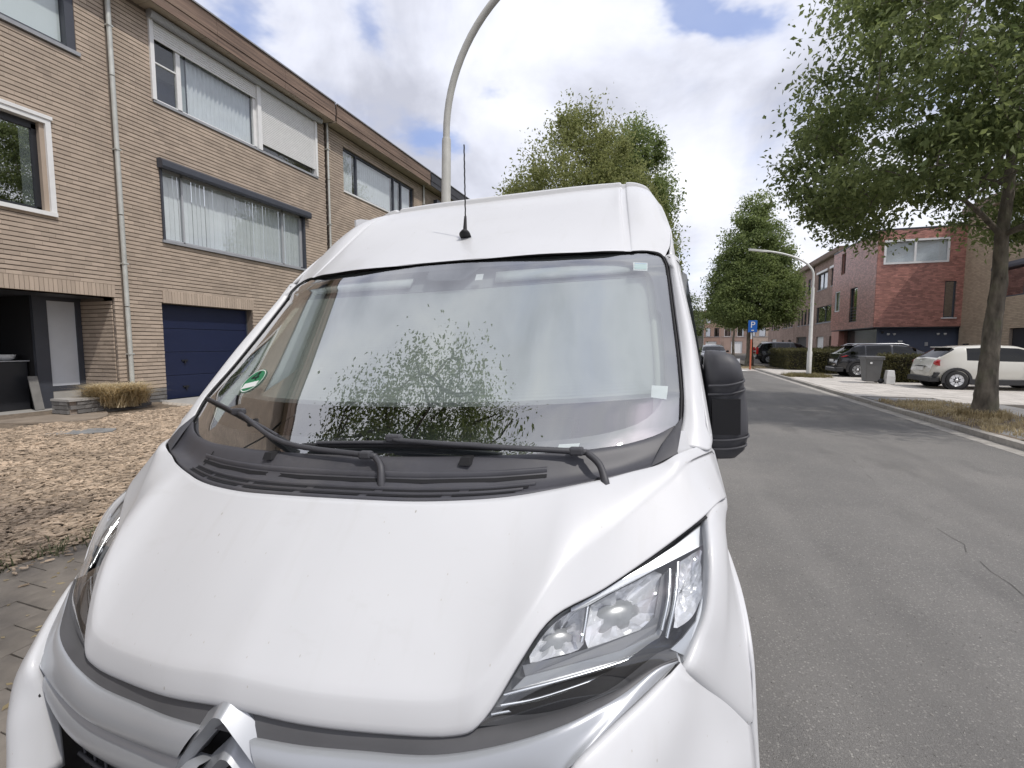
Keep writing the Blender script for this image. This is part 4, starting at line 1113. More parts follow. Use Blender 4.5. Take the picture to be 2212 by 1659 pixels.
tufts('weeds', gp, 420, .02, .11, .06, lf_weed, 74, 'grey green weeds along the edge of the front garden', 'weeds')
gp = np.c_[rng.uniform(-1, 3, 200), rng.uniform(76, 84, 200), np.full(200, 0)]
tufts('shrubs', np.c_[rng.uniform(-1.5, 4.5, 80), rng.uniform(72, 80, 80), np.zeros(80)], 5000, .5, 1.5, .25, lf_far, 75, 'overgrown pale shrubs at the bend of the street', 'shrubs')
MB().box((-8, 72, -.05), (5.5, 82, .12)).build('verge', mat('verge_grass', (.12, .15, .06), .9, var=.3, vscale=3), kind='structure')
# ------------------------------------------------------------------ parked cars
m_tyre = mat('tyre', (0.022, 0.022, 0.023), .85, var=.2, vscale=20)
m_alloy = mat('alloy', (0.62, 0.63, 0.65), .3, metal=.7)
m_clad = mat('cladding', (0.028, 0.028, 0.03), .65)
m_tail = mat('tail_red', (0.42, 0.012, 0.015), .15, spec=.7)
m_plate = mat('plate_white', (0.66, 0.66, 0.64), .5)
g_car = glass_mat('car_glass', (.10, .11, .115), .0, .55)
m_headl = mat('car_headlamp', (0.75, 0.77, 0.8), .15, metal=.6)
def wheel(root, x, y, r, side, spokes=8):
    w = MB().lathe([(r * .62, -.09), (r * .93, -.095), (r, -.07), (r, .07), (r * .93, .095), (r * .62, .09)], n=28, axis='y').build('wheel', m_tyre, root, loc=(x, y, r))
    rm = MB().lathe([(r * .64, .04), (r * .66, .088), (r * .60, .088), (r * .57, .03)], n=28, axis='y')
    for k in range(spokes):
        a = 2 * math.pi * k / spokes
        d = Vector((math.cos(a), 0, math.sin(a))); t = Vector((-math.sin(a), 0, math.cos(a)))
        p = [d * r * .10 + t * .045, d * r * .60 + t * .055, d * r * .60 - t * .055, d * r * .10 - t * .045]
        rm.prism([q + Vector((0, .055, 0)) for q in p], (0, .03, 0))
    rm.lathe([(0, .09), (r * .16, .088), (r * .18, .06)], n=16, axis='y')
    _obj0('rim', rm.build('rim', m_alloy).data, w, rot=(0, 0, 0 if side > 0 else math.pi))
    bpy.data.objects.remove([o for o in bpy.data.objects if o.name.startswith('rim') and o.parent is None][0])
    MB().lathe([(0, .03 * side), (r * .6, .03 * side), (r * .6, .02 * side), (0, .02 * side)], n=20, axis='y').build('brake_disc', m_dark, w)
def car(name, label, loc, rz, top, belt, W, zb, paint, sidewin, rearwin, frontwin, axles, wr=.31, taper=.84, group='parked cars', clad=True, rails=False, plate_front=False):
    t = thing(name, label, 'car', loc, rz, group)
    x0, x1 = top[0][0], top[-1][0]
    # stations: denser at the ends, and exactly at the glass limits
    st = sorted(set([round(v, 4) for v in np.linspace(x0, x1, 46)] + [v for w in sidewin for v in w] + list(rearwin) + list(frontwin)))
    tx, tz = zip(*top); bx_, bz_ = zip(*belt)
    rows = []
    for x in st:
        zt = float(np.interp(x, tx, tz)); zbelt = min(float(np.interp(x, bx_, bz_)), zt - .015)
        f = (x - x0) / (x1 - x0)
        endr = min(1, .80 + .20 * math.sin(math.pi * min(1, f / .22) / 2)) if f < .22 else min(1, .74 + .26 * math.sin(math.pi * min(1, (1 - f) / .25) / 2))
        w = W / 2 * endr
        gh = min(1, max(0, (zt - zbelt) / .42))
        wr_ = w * (1 - (1 - taper) * gh)
        zl = zb + (.06 if .1 < f < .9 else .13)
        half = [(0, zl), (w * .80, zl), (w * .965, zl + .03), (w * .985, zl + .14), (w, .5 * (zl + zbelt)), (w * .985, zbelt - .09), (w * .955, zbelt),
                (w * .955 + (wr_ - w * .955) * .5 + .012, zbelt + (zt - zbelt) * .45), (wr_ * .985, zbelt + (zt - zbelt) * .84), (wr_ * .90, zt - .025 * gh), (wr_ * .6, zt), (0, zt + .012)]
        rows.append([(x, y, z) for y, z in half] + [(x, -y, z) for y, z in half[-2:0:-1]])
    nr = len(rows[0]); H = 12
    V = [p for r in rows for p in r]; body, win = [], []
    for i in range(len(rows) - 1):
        xm = .5 * (st[i] + st[i + 1])
        for j in range(nr):
            jj = (j + 1) % nr; jm = j if j < H - 1 else nr - 1 - j
            fc = (i * nr + j, i * nr + jj, (i + 1) * nr + jj, (i + 1) * nr + j)
            g_ = False
            if jm in (6, 7) and any(a < xm < b for a, b in sidewin): g_ = True
            if jm in (9, 10) and (rearwin[0] < xm < rearwin[1] or frontwin[0] < xm < frontwin[1]): g_ = True
            if jm in (8,) and (rearwin[0] + .08 < xm < rearwin[1] or frontwin[0] < xm < frontwin[1] - .1): g_ = True
            (win if g_ else body).append(fc)
    body.append(tuple(range(nr))[::-1]); body.append(tuple(range((len(rows) - 1) * nr, len(rows) * nr)))
    def sub(fs):
        ids = sorted({i for f in fs for i in f}); mp = {a: k for k, a in enumerate(ids)}
        return [V[a] for a in ids], [tuple(mp[a] for a in f) for f in fs]
    v, f = sub(body); obj('body', mesh('body', v, f, paint, smooth=True), t)
    v, f = sub(win); obj('windows', mesh('windows', v, f, g_car, smooth=True), t)
    box('cabin', (x0 + .5, -W * .33, zb + .3), (x1 - 1.1, W * .33, max(bz_) - .05), m_dark, t)
    for ax in axles:
        for s in (-1, 1):
            wheel(t, ax, s * (W / 2 - .085), wr, s)
            MB().lathe([(0, s * (W / 2 - .18)), (wr * 1.13, s * (W / 2 - .18)), (wr * 1.13, s * (W / 2 + .004)), (wr * 1.02, s * (W / 2 + .004)), (wr * 1.02, s * (W / 2 - .10)), (0, s * (W / 2 - .10))], (ax, 0, wr), 'y', 28).build('wheel_well', m_dark, t)
            if clad:
                b = MB(); P = []
                for k in range(19):
                    a = math.pi * (-.08 + 1.16 * k / 18)
                    P.append([(ax + math.cos(a) * q, s * (W / 2 + d), wr + math.sin(a) * q) for q, d in ((wr * 1.08, -.02), (wr * 1.08, .014), (wr * 1.32, .012), (wr * 1.34, -.03))])
                b.grid(P, sm=False).build('wheel_arch', m_clad, t, recalc=False)
    if clad:
        for s in (-1, 1): bevel(MB().box((axles[0] + wr * 1.2, s * (W / 2 - .05), zb - .02), (axles[1] - wr * 1.2, s * (W / 2 + .012), zb + .16)).build('side_sill', m_clad, t), .02)
    return t
m_wpaint = mat('paint_cream', (0.60, 0.585, 0.53), .25, coat=.6, spec=.5)
m_bpaint = mat('paint_black', (0.012, 0.012, 0.015), .18, coat=.8)
m_dpaint = mat('paint_dark_grey', (0.025, 0.026, 0.03), .2, coat=.7)
c3 = car('parked_car', 'off white hatchback with black wheel arches parked on the drive behind the tree trunk', (10.32, 20.58, .1), 0,
    [(-1.98, .60), (-1.95, .90), (-1.80, 1.04), (-1.36, 1.40), (-1.1, 1.45), (-.3, 1.49), (.3, 1.46), (.62, 1.36), (1.12, 1.04), (1.7, .92), (1.92, .76), (2.0, .52)],
    [(-2, .98), (-1.2, .98), (0, .95), (1.1, .93), (2, .85)], 1.74, .20, m_wpaint,
    [(-1.05, -.32), (-.26, .62)], (-1.78, -1.36), (.58, 1.1), (-1.30, 1.24), .315)
for s in (-1, 1):
    tl = MB()
    P = []
    for i in range(9):
        a = math.pi * i / 8 - math.pi / 2
        P.append([(-1.80 + .10 * math.sin(b_) * 0 - .125 * math.cos(a) * math.cos(b_) + .02, s * (.70 + .20 * math.sin(b_)), .89 + .10 * math.sin(a)) for b_ in np.linspace(-1.4, 1.4, 9)])
    tl.grid(P).build('tail_light', m_tail, c3, recalc=False)
b = MB().box((-2.03, -.80, .24), (-1.72, .80, .42)); bevel(b.build('bumper_cladding', m_clad, c3), .04, 3)
for s in (-1, 1): bevel(MB().prism([(-1.93, s * .55, .42), (-1.93, s * .83, .42), (-1.86, s * .84, .56), (-1.9, s * .62, .58)], (.12, 0, 0)).build('bumper_corner', m_clad, c3), .01)
box('number_plate', (-2.005, -.26, .62), (-1.975, .26, .74), m_plate, c3)
box('plate_recess', (-1.985, -.34, .75), (-1.955, .34, .775), m_clad, c3)
bevel(box('rear_spoiler', (-1.50, -.55, 1.395), (-1.25, .55, 1.43), m_wpaint, c3), .012)
MB().prism([(-1.93, -.02, 1.045), (-1.93, .35, 1.045), (-1.86, .35, 1.07), (-1.86, -.02, 1.07)], (.03, 0, .02)).build('rear_wiper', m_clad, c3)
for x in (-.45, .55):
    bevel(MB().box((x - .1, -.895, .80), (x + .1, -.86, .835)).build('door_handle', m_wpaint, c3), .01)
for s in (-1, 1): bevel(MB().box((.72, s * .90, .93), (.9, s * 1.05, 1.07)).build('door_mirror', m_clad, c3), .03)
for a in (-.29, .66): box('door_gap', (a - .004, -.877, .34), (a + .004, -.868, .94), m_clad, c3)
text('badge', '^', .14, m_alloy, c3, (-1.965, 0, .90), (math.pi / 2, 0, -math.pi / 2), .004)

bc = car('parked_car', 'glossy black estate car parked on the drive behind the wheelie bin', (9.55, 26.75, .1), 0,
    [(-2.22, .65), (-2.18, .98), (-2.02, 1.08), (-1.55, 1.44), (-1.2, 1.52), (-.3, 1.56), (.4, 1.50), (.72, 1.40), (1.35, 1.06), (1.95, .92), (2.15, .74), (2.24, .5)],
    [(-2.2, 1.06), (-1.2, 1.02), (0, .98), (1.2, .95), (2.2, .85)], 1.84, .22, m_bpaint,
    [(-1.7, -1.15), (-1.1, -.15), (-.08, .8)], (-2.0, -1.55), (.68, 1.32), (-1.42, 1.36), .34)
for s in (-1, 1): bevel(MB().prism([(-2.15, s * .42, .94), (-2.06, s * .90, .93), (-1.85, s * .93, 1.0), (-2.08, s * .45, 1.0)], (.06, 0, 0)).build('tail_light', m_tail, bc), .008)
box('number_plate', (-2.245, -.26, .70), (-2.205, .26, .81), m_plate, bc)
bevel(MB().box((-2.27, -.84, .24), (-1.95, .84, .46)).build('bumper_cladding', m_clad, bc), .04, 3)
box('bumper_trim', (-2.285, -.6, .40), (-2.265, .6, .43), m_alloy, bc)
for s in (-1, 1): MB().tube([(-1.6, s * .66, 1.46), (-1.4, s * .67, 1.54), (.3, s * .66, 1.55), (.55, s * .66, 1.47)], .016, 6).build('roof_rail', m_alloy, bc)
bevel(box('rear_spoiler', (-1.72, -.6, 1.44), (-1.4, .6, 1.48), m_bpaint, bc), .012)

rc = car('moving_car', 'dark car facing the viewer on the road, just above the van mirror', (3.05, 41.0, .045), -math.pi / 2,
    [(-2.1, .65), (-2.0, 1.0), (-1.5, 1.42), (-.3, 1.56), (.4, 1.50), (.70, 1.40), (1.30, 1.08), (1.95, .94), (2.12, .74), (2.2, .5)],
    [(-2.2, 1.02), (0, .98), (1.2, .96), (2.2, .85)], 1.82, .22, m_dpaint,
    [(-1.5, -.75), (-.68, .02), (.1, .75)], (-2.0, -1.5), (.66, 1.28), (-1.35, 1.35), .33, group='parked cars')
for s in (-1, 1): bevel(MB().prism([(2.04, s * .45, .80), (1.95, s * .82, .82), (1.85, s * .88, .92), (2.0, s * .48, .86)], (.07, 0, 0)).build('headlight', m_headl, rc), .01)
for s in (-1, 1): box('fog_light', (2.16, s * .55, .46), (2.2, s * .75, .60), m_headl, rc)
box('number_plate', (2.19, -.26, .50), (2.225, .26, .61), m_plate, rc)
box('grille', (2.14, -.4, .64), (2.185, .4, .76), m_clad, rc)
for s in (-1, 1): bevel(MB().box((.72, s * .93, .98), (.9, s * 1.1, 1.12)).build('door_mirror', m_clad, rc), .03)
dv = car('parked_car', 'black people carrier parked past the far end of the hedge, behind the sign post', (8.75, 43.4, .1), 0,
    [(-2.3, .7), (-2.28, 1.05), (-2.12, 1.3), (-1.9, 1.62), (-1.2, 1.72), (.3, 1.70), (.8, 1.55), (1.5, 1.12), (2.1, .96), (2.3, .7)],
    [(-2.3, 1.12), (2.3, .95)], 1.88, .22, m_bpaint, [(-1.8, -1.0), (-.95, .05), (.12, .9)], (-2.2, -1.9), (.75, 1.45), (-1.45, 1.45), .34)
for s in (-1, 1): box('tail_light', (-2.34, s * .74, .75), (-2.2, s * .92, 1.3), m_tail, dv)
for zz in (.55, .95): box('bumper_trim', (-2.33, -.7, zz), (-2.29, .7, zz + .05), m_alloy, dv)
# ------------------------------------------------------------------ the white van
# van frame: x to the van's left as seen from the front right side, y rearwards, z up (from eye level); it stands 3.4 deg
# off the kerb line and leans 1.95 deg with the camber
vyaw, vroll = R(3.4), R(1.95)
vx = Vector((math.cos(vyaw) * math.cos(vroll), math.sin(vyaw) * math.cos(vroll), math.sin(vroll)))
vy = Vector((-math.sin(vyaw), math.cos(vyaw), 0))
vz = vx.cross(vy)
XM = -0.4455 * 1.75
org = Vector((0, 0, CAM_H)) + XM * vx + 0.55 * vy - 1.6 * vz
van = thing('delivery_van', 'white high roof panel van parked at the kerb with a white blind behind its windscreen', 'van')
van.matrix_world = Matrix(((vx.x, vy.x, vz.x, org.x), (vx.y, vy.y, vz.y, org.y), (vx.z, vy.z, vz.z, org.z), (0, 0, 0, 1)))
D0 = np.array([0, -.55, 1.6])
def L3(p): return tuple(np.asarray(p, float) + D0)
def catmull(P, n, closed=False):
    """smooth curve through control points: returns n per span + end"""
    P = np.asarray(P, float); m = len(P); out = []
    for i in range(m - 1):
        p0 = P[max(i - 1, 0)] if i > 0 else 2 * P[0] - P[1]; p1, p2 = P[i], P[i + 1]; p3 = P[i + 2] if i + 2 < m else 2 * P[-1] - P[-2]
        for k in range(n):
            t = k / n
            out.append(.5 * ((2 * p1) + (-p0 + p2) * t + (2 * p0 - 5 * p1 + 4 * p2 - p3) * t * t + (-p0 + 3 * p1 - 3 * p2 + p3) * t ** 3))
    out.append(P[-1]); return np.array(out)
def surf(rows, nu, nv, mirror_u=False):
    rows = np.array([catmull(r, nu) for r in rows])
    G_ = np.stack([catmull(rows[:, j], nv) for j in range(rows.shape[1])], 1)
    if mirror_u:
        M = G_[:, :0:-1].copy(); M[..., 0] *= -1
        G_ = np.concatenate([M, G_], 1)
    return G_
def vgrid(name, G_, m, thick=0.0, parent=None, smooth=True, flip=False, **kw):
    G_ = np.asarray(G_) + D0
    o = MB().grid(G_, sm=smooth).build(name, m, parent or van, recalc=False, **kw)
    if thick:
        md = o.modifiers.new('thickness', 'SOLIDIFY'); md.thickness = thick; md.offset = -1 if not flip else 1
    return o
def mirrored(G_):
    M = np.asarray(G_).copy(); M[..., 0] *= -1
    return M
m_van = mat('van_white', (0.60, 0.605, 0.62), .40, coat=.12, spec=.5, var=.025, vscale=3, stain=((.42, .41, .38), 3.5, .62, .86, .35, (1, 2.5, 2.5)))
def add_specks(m):
    t = m.node_tree; ns = t.nodes; lk = t.links.new
    b = ns['Principled BSDF']; src = b.inputs['Base Color'].links[0].from_socket
    tcn = ns.new('ShaderNodeTexCoord')
    mp = ns.new('ShaderNodeMapping'); mp.inputs['Scale'].default_value = (1.0, .45, .45); lk(tcn.outputs['Object'], mp.inputs[0])
    def layer(sc, thr, rthr, col_, prev):
        v = ns.new('ShaderNodeTexVoronoi'); v.inputs['Scale'].default_value = sc; lk(mp.outputs[0], v.inputs['Vector'])
        s = ns.new('ShaderNodeSeparateColor'); lk(v.outputs['Color'], s.inputs[0])
        a = ns.new('ShaderNodeMath'); a.operation = 'GREATER_THAN'; lk(s.outputs[0], a.inputs[0]); a.inputs[1].default_value = rthr
        d = ns.new('ShaderNodeMapRange'); lk(v.outputs['Distance'], d.inputs[0]); d.inputs[1].default_value = thr; d.inputs[2].default_value = thr * .55
        d.inputs[3].default_value = 0; d.inputs[4].default_value = 1
        mu = ns.new('ShaderNodeMath'); mu.operation = 'MULTIPLY'; lk(a.outputs[0], mu.inputs[0]); lk(d.outputs[0], mu.inputs[1])
        mx = ns.new('ShaderNodeMixRGB'); lk(mu.outputs[0], mx.inputs[0]); lk(prev, mx.inputs[1]); mx.inputs[2].default_value = (*col_, 1)
        return mx.outputs[0]
    c = layer(30, .07, .85, (.36, .34, .31), src)
    c = layer(90, .12, .92, (.46, .44, .41), c)
    # rain streaks of grime running down the slope
    n = ns.new('ShaderNodeTexNoise'); n.inputs['Scale'].default_value = 9; n.inputs['Detail'].default_value = 5
    mp2 = ns.new('ShaderNodeMapping'); mp2.inputs['Scale'].default_value = (2.6, .45, .45); mp2.inputs['Rotation'].default_value = (0, 0, .35)
    lk(tcn.outputs['Object'], mp2.inputs[0]); lk(mp2.outputs[0], n.inputs['Vector'])
    ms = ns.new('ShaderNodeMapRange'); lk(n.outputs[0], ms.inputs[0]); ms.inputs[1].default_value = .58; ms.inputs[2].default_value = .78; ms.inputs[3].default_value = 0; ms.inputs[4].default_value = .16
    mx = ns.new('ShaderNodeMixRGB'); lk(ms.outputs[0], mx.inputs[0]); lk(c, mx.inputs[1]); mx.inputs[2].default_value = (.46, .45, .42, 1)
    lk(mx.outputs[0], b.inputs['Base Color'])
add_specks(m_van)
m_plast = mat('plastic_charcoal', (0.055, 0.055, 0.062), .55, var=.12, vscale=14, bump=.12, bscale=350, bdist=.001)
m_cowl = mat('plastic_cowl', (0.062, 0.062, 0.072), .5, var=.15, vscale=8, bump=.1, bscale=300, bdist=.001, stain=((.16, .15, .14), 2.5, .5, .75, .5))
m_strip = mat('grille_strip', (0.085, 0.085, 0.09), .55, var=.12, vscale=10, stain=((.20, .18, .14), 5, .58, .75, .5))
m_silver = mat('grille_silver', (0.40, 0.415, 0.44), .34, metal=.35, coat=.3, var=.03, vscale=5)
m_slot = mat('slot_black', (0.006, 0.006, 0.008), .8)
m_rubber = mat('rubber', (0.014, 0.014, 0.016), .7)

# --- bonnet
B = [(0, .705, -.668), (.16, .715, -.682), (.32, .742, -.693), (.44, .765, -.693), (.487, .780, -.668), (.545, .838, -.587), (.60, .903, -.534), (.692, 1.0, -.518), (.797, 1.096, -.479), (.90, 1.197, -.434), (.955, 1.28, -.412), (.992, 1.40, -.432)]
T = [(0, 1.0, -.362), (.12, 1.005, -.363), (.25, 1.022, -.366), (.38, 1.055, -.366), (.477, 1.09, -.363), (.56, 1.127, -.356), (.614, 1.151, -.35), (.69, 1.193, -.341), (.749, 1.231, -.333), (.82, 1.272, -.322), (.87, 1.312, -.300), (.955, 1.445, -.298)]
B, T = np.array(B), np.array(T)
nrm = np.array([(0, -.70, .71)] * 4 + [(.15, -.68, .70), (.25, -.62, .74), (.28, -.58, .76), (.28, -.5, .82), (.3, -.45, .84), (.4, -.4, .82), (.6, -.35, .72), (.85, -.2, .48)])
nrm = nrm / np.linalg.norm(nrm, axis=1, keepdims=True)
bulge = np.array([.014, .014, .014, .014, .014, .013, .012, .010, .009, .006, .004, .002])
lip = np.array([.029, .029, .029, .028, .025, .020, .021, .020, .016, .009, .004, .002])
lipv = np.array([.10, .10, .10, .105, .12, .16, .29, .42, .56, .72, .84, .9])
wl_ip = np.array([1, 1, 1, 1, .8, .35, .2, .15, .15, .15, .2, .3])
rows = [B] + [B + (T - B) * (lipv * f)[:, None] + nrm * (lip * (q * wl_ip + f * (1 - wl_ip)))[:, None] for f, q in ((.03, .14), (.09, .26), (.2, .38), (.5, .64), (.8, .88), (.93, .965), (1.0, 1.0))]
rows.append(B + (T - B) * (lipv + (1 - lipv) * .04)[:, None] + nrm * (lip * .985 + bulge * .12)[:, None])
for v in np.linspace(.12, .96, 14):
    vv = lipv + (1 - lipv) * v
    rows.append(B + (T - B) * vv[:, None] + nrm * (lip * (1 - v) + bulge * 4 * v * (1 - v) * .8)[:, None])
rows.append(T)
vgrid('bonnet', surf(rows, 5, 1, True), m_van, .012, flip=True)

# --- windscreen surface
G = np.array([(.81, 2.055, .375), (.848, 2.066, .366), (.868, 2.048, .349), (.880, 2.01, .31), (.885, 1.988, .273), (.892, 1.806, .1), (.897, 1.658, -.035), (.896, 1.517, -.15), (.889, 1.454, -.219), (.875, 1.411, -.257), (.86, 1.38, -.29)])
_s = np.r_[0, np.cumsum(np.linalg.norm(np.diff(G, axis=0), axis=1))]; GV = _s / _s[-1]
def S(u, v, off=0.0):
    g = np.array([np.interp(v, GV, G[:, k]) for k in range(3)])
    zc = .357 + (-.30 - .357) * v; yc = 1.15 + (zc + .30) * (.68 / .657); a = abs(u)
    return np.array([u * g[0], yc + (g[1] - yc) * a ** 2.3, zc + (g[2] - zc) * a ** 2]) + off * np.array([0.0, -.69, .72])
vs_ = np.r_[np.linspace(0, .14, 12), np.linspace(.17, 1.0, 30)]
us_ = np.linspace(-1, 1, 61)
g_ws = glass_mat('windscreen_glass', (.88, .93, .915), .27, 1.0)
vgrid('windscreen', [[S(u, v) for u in us_] for v in vs_], g_ws)
# black printed border behind the glass
def ring(n=160):
    outer, inner = [], []
    for k in range(n):
        t = 2 * math.pi * k / n; c, s = math.cos(t), math.sin(t)
        q = max(abs(c), abs(s)); uo, vo = c / q, s / q
        e_ = (abs(c) ** 7 + abs(s) ** 7) ** (-1 / 7)
        ui, vi = c * e_, s * e_
        iv = .5 + .5 * vi * 1.0
        u_in = ui * (.938 if s < -.2 else .952); u_in = u_in if u_in > 0 else u_in * .965
        top, bot = .045, .912 + .022 * (ui > 0) * 1
        v_in = top + (bot - top) * iv
        outer.append((uo * .998, .5 + .5 * vo)); inner.append((u_in, v_in))
    return outer, inner
ro, ri = ring()
Gr = [[S(a[0] + (b_[0] - a[0]) * f, a[1] + (b_[1] - a[1]) * f, -.006) for a, b_ in zip(ro + ro[:1], ri + ri[:1])] for f in np.linspace(0, 1, 6)]
m_frit = mat('black_band', (.050, .050, .058), .4)
vgrid('glass_border', Gr, m_frit)
pod = [(-.085, .02), (-.052, .03), (-.05, .085), (-.035, .105), (0, .113), (.125, .122), (.148, .112), (.165, .09), (.20, .045), (.235, .03), (.25, .02)]
Gp = [[S(u, .02 + (v - .02) * f, -.008) for u, v in pod] for f in np.linspace(0, 1, 5)]
vgrid('mirror_pod', Gp, m_frit)
vgrid('rain_sensor', [[S(.188 + a, .085 + b_, -.012) for a in (0, .02, .034)] for b_ in (0, .02, .04)], mat('sensor_white', (.7, .7, .7), .5))
# black rubber seal round the glass
edge = [S(-1, v, .004) for v in np.linspace(1, 0, 40)] + [S(u, 0, .004) for u in np.linspace(-.97, .97, 50)] + [S(1, v, .004) for v in np.linspace(0, 1, 40)]
MB().tube([L3(p) for p in edge], .0032, 6).build('glass_seal', m_rubber, van)

# --- what shows through the glass
m_blind = mat('blind_white', (.64, .66, .64), .9, var=.04, vscale=6)
bl = []
N = 88
for i in range(N + 1):
    f = i / N; zz = (.009 if i % 2 else -.006)
    row = []
    for u in np.linspace(-.93, .965, 40):
        v = .105 + .02 * u * 0 + f * (.722 + .028 * (u * .5 + .5) - .105)
        row.append(S(u, v, -.06 + zz))
    bl.append(row)
vgrid('blind', bl, m_blind, smooth=False)
m_trim = mat('pillar_trim', (.50, .535, .48), .8)
for s in (-1, 1):
    vgrid('pillar_trim', [[S(s * (u + .01 * math.sin(v * 3)), v, -.035 - d) for v in np.linspace(.06, .90, 20)] for u, d in ((.985, 0), (.915, .0), (.90, .03))], m_trim)
vgrid('headliner', [[S(u, v, -.05) for u in np.linspace(-.97, .97, 30)] for v in (.0, .05, .125)], mat('headliner', (.20, .21, .22), .9))
vgrid('sun_visor', [[S(u, v, -.04) for u in np.linspace(.27, .86, 10)] for v in (.052, .085, .112)], mat('visor_grey', (.45, .47, .46), .9), .012)
vgrid('sun_visor', [[S(u, v, -.04) for u in np.linspace(-.80, -.14, 10)] for v in (.052, .080, .105)], mat('visor_grey', (.45, .47, .46), .9), .012)
m_dash = mat('dashboard', (.030, .034, .034), .7, var=.1, vscale=6)
vgrid('dashboard', [[(x, y, z) for x in np.linspace(-.80, .80, 12)] for y, z in ((1.27, -.355), (1.42, -.34), (1.62, -.31), (1.72, -.33), (1.80, -.45), (1.82, -.75))], m_dash, .02)
vgrid('dash_shelf', [[(x, y, z) for x in np.linspace(-.35, .55, 12)] for y, z in ((1.50, -.30), (1.60, -.265), (1.72, -.262), (1.78, -.30))], mat('dash_grey', (.10, .12, .115), .6), .02)
MB().box(L3((-.86, 2.70, -1.2)), L3((.86, 2.72, .70))).build('bulkhead', m_dark, van)
MB().box(L3((-.93, 1.3, -1.2)), L3((.93, 2.72, -1.18))).build('cab_floor', m_dark, van)
for s in (-1, 1):
    bevel(MB().box(L3((s * .22, 2.05, -.75)), L3((s * .72, 2.25, .12))).build('seat_back', m_dash, van), .06, 3)

# stickers on the glass
def onglass(name, pts, m, off, parent=None):
    """flat label following the glass: quad of (u,v) corners"""
    (a, b_, c, d) = [np.array(p) for p in pts]
    Gq = [[S(*((a * (1 - i) + b_ * i) * (1 - j) + (d * (1 - i) + c * i) * j), off) for i in np.linspace(0, 1, 6)] for j in np.linspace(0, 1, 6)]
    return vgrid(name, Gq, m, parent=parent)
m_stw = mat('sticker_white', (.74, .76, .75), .6)
m_stg = mat('sticker_green', (.02, .20, .085), .5)
c0 = S(-.690, .690, .002)
eu = S(-.60, .655, -.004) - S(-.77, .70, -.004); eu /= np.linalg.norm(eu)
t_ = S(-.69, .62, -.004) - S(-.69, .75, -.004); ev = t_ - eu * (t_ @ eu); ev /= np.linalg.norm(ev)
en = np.cross(eu, ev); en = en if en[1] < 0 else -en
def disc(name, r0, r1, m, off, n=36, su=1.0):
    P = [[c0 + en * off + (eu * su * math.cos(t) + ev * math.sin(t)) * r for t in np.linspace(0, 2 * math.pi, n + 1)] for r in (r0, r1)]
    return vgrid(name, P, m)
rs_ = .058
st = disc('emission_sticker', 0.0001, rs_, m_stg, .0005)
disc('sticker_ring', rs_ * .90, rs_ * .96, m_stw, .0012)
Q = lambda a, b_, off=.0014: c0 + en * off + eu * a + ev * b_
vgrid('sticker_panel', [[Q(a, b_) for a in (-.040, .040)] for b_ in (-.036, -.008)], m_stw)
for i, (a, b_, c, d) in enumerate([(-.004, .006, .016, .046), (-.022, .016, .020, .023), (-.022, .016, -.010, .046)][:2]):
    pass
four = [(.004, .004), (.012, .004), (.012, .046), (.003, .046), (-.024, .020), (-.024, .013), (.020, .013), (.020, .020), (-.014, .020), (.004, .036)]
bk = MB()
for quad in ([(.004, .002), (.012, .002), (.012, .046), (.004, .046)], [(-.024, .012), (.021, .012), (.021, .019), (-.024, .019)], [(-.024, .019), (-.015, .019), (.010, .046), (.003, .046)]):
    bk.add([L3(Q(a, b_, .0016 + .0002 * len(bk.f))) for a, b_ in quad], [(0, 1, 2, 3)])
bk.build('sticker_digit', m_slot, van, recalc=False)
onglass('round_label', [(-.80, .715), (-.735, .70), (-.745, .76), (-.815, .765)], mat('label_pale', (.55, .60, .50), .7), -.006)
vg = onglass('vignette', [(.864, .092), (.924, .101), (.914, .149), (.855, .142)], m_stw, -.003)
onglass('vignette_print', [(.869, .099), (.919, .107), (.911, .142), (.861, .136)], mat('label_mint', (.52, .70, .66), .6), -.002)
onglass('vignette_print', [(.869, .099), (.919, .107), (.918, .112), (.868, .104)], mat('label_blue', (.25, .42, .62), .6), -.0015)
onglass('paper_label', [(.903, .752), (.957, .762), (.950, .816), (.900, .802)], m_stw, -.003)
onglass('chassis_label', [(.640, .948), (.702, .949), (.702, .962), (.640, .961)], m_stw, -.003)

# --- cowl panel between bonnet and glass
T2 = T[:11]
bot = np.array([S(min(.985, q), v, .010) for q, v in zip([0, .14, .29, .44, .545, .64, .70, .785, .85, .93, .985], [.985, .985, .985, .985, .985, .985, .985, .98, .975, .955, .925])])
dep = np.array([.012] * 8 + [.010, .006, .003])
rows = [T2 + np.array([0, .004, -.006]), T2 * .92 + bot * .08 + np.array([0, 0, .004]), T2 * .7 + bot * .3 - np.c_[dep * 0, dep * 0, dep], T2 * .45 + bot * .55 - np.c_[dep * 0, dep * 0, dep * 1.6], T2 * .15 + bot * .85, bot]
COWL = surf(rows, 4, 4, True)
vgrid('cowl_panel', COWL, m_cowl, .01)
nrw, ncl = COWL.shape[:2]
def cowl(u, v, off=0.0):   # u -1..1 , v 0 (bonnet) .. 1 (glass)
    a = (u * .5 + .5) * (ncl - 1); b_ = v * (nrw - 1)
    i, j = min(int(b_), nrw - 2), min(int(a), ncl - 2); f, g = b_ - i, a - j
    p = (COWL[i, j] * (1 - g) + COWL[i, j + 1] * g) * (1 - f) + (COWL[i + 1, j] * (1 - g) + COWL[i + 1, j + 1] * g) * f
    return p + np.array([0, -.35, .93]) * off
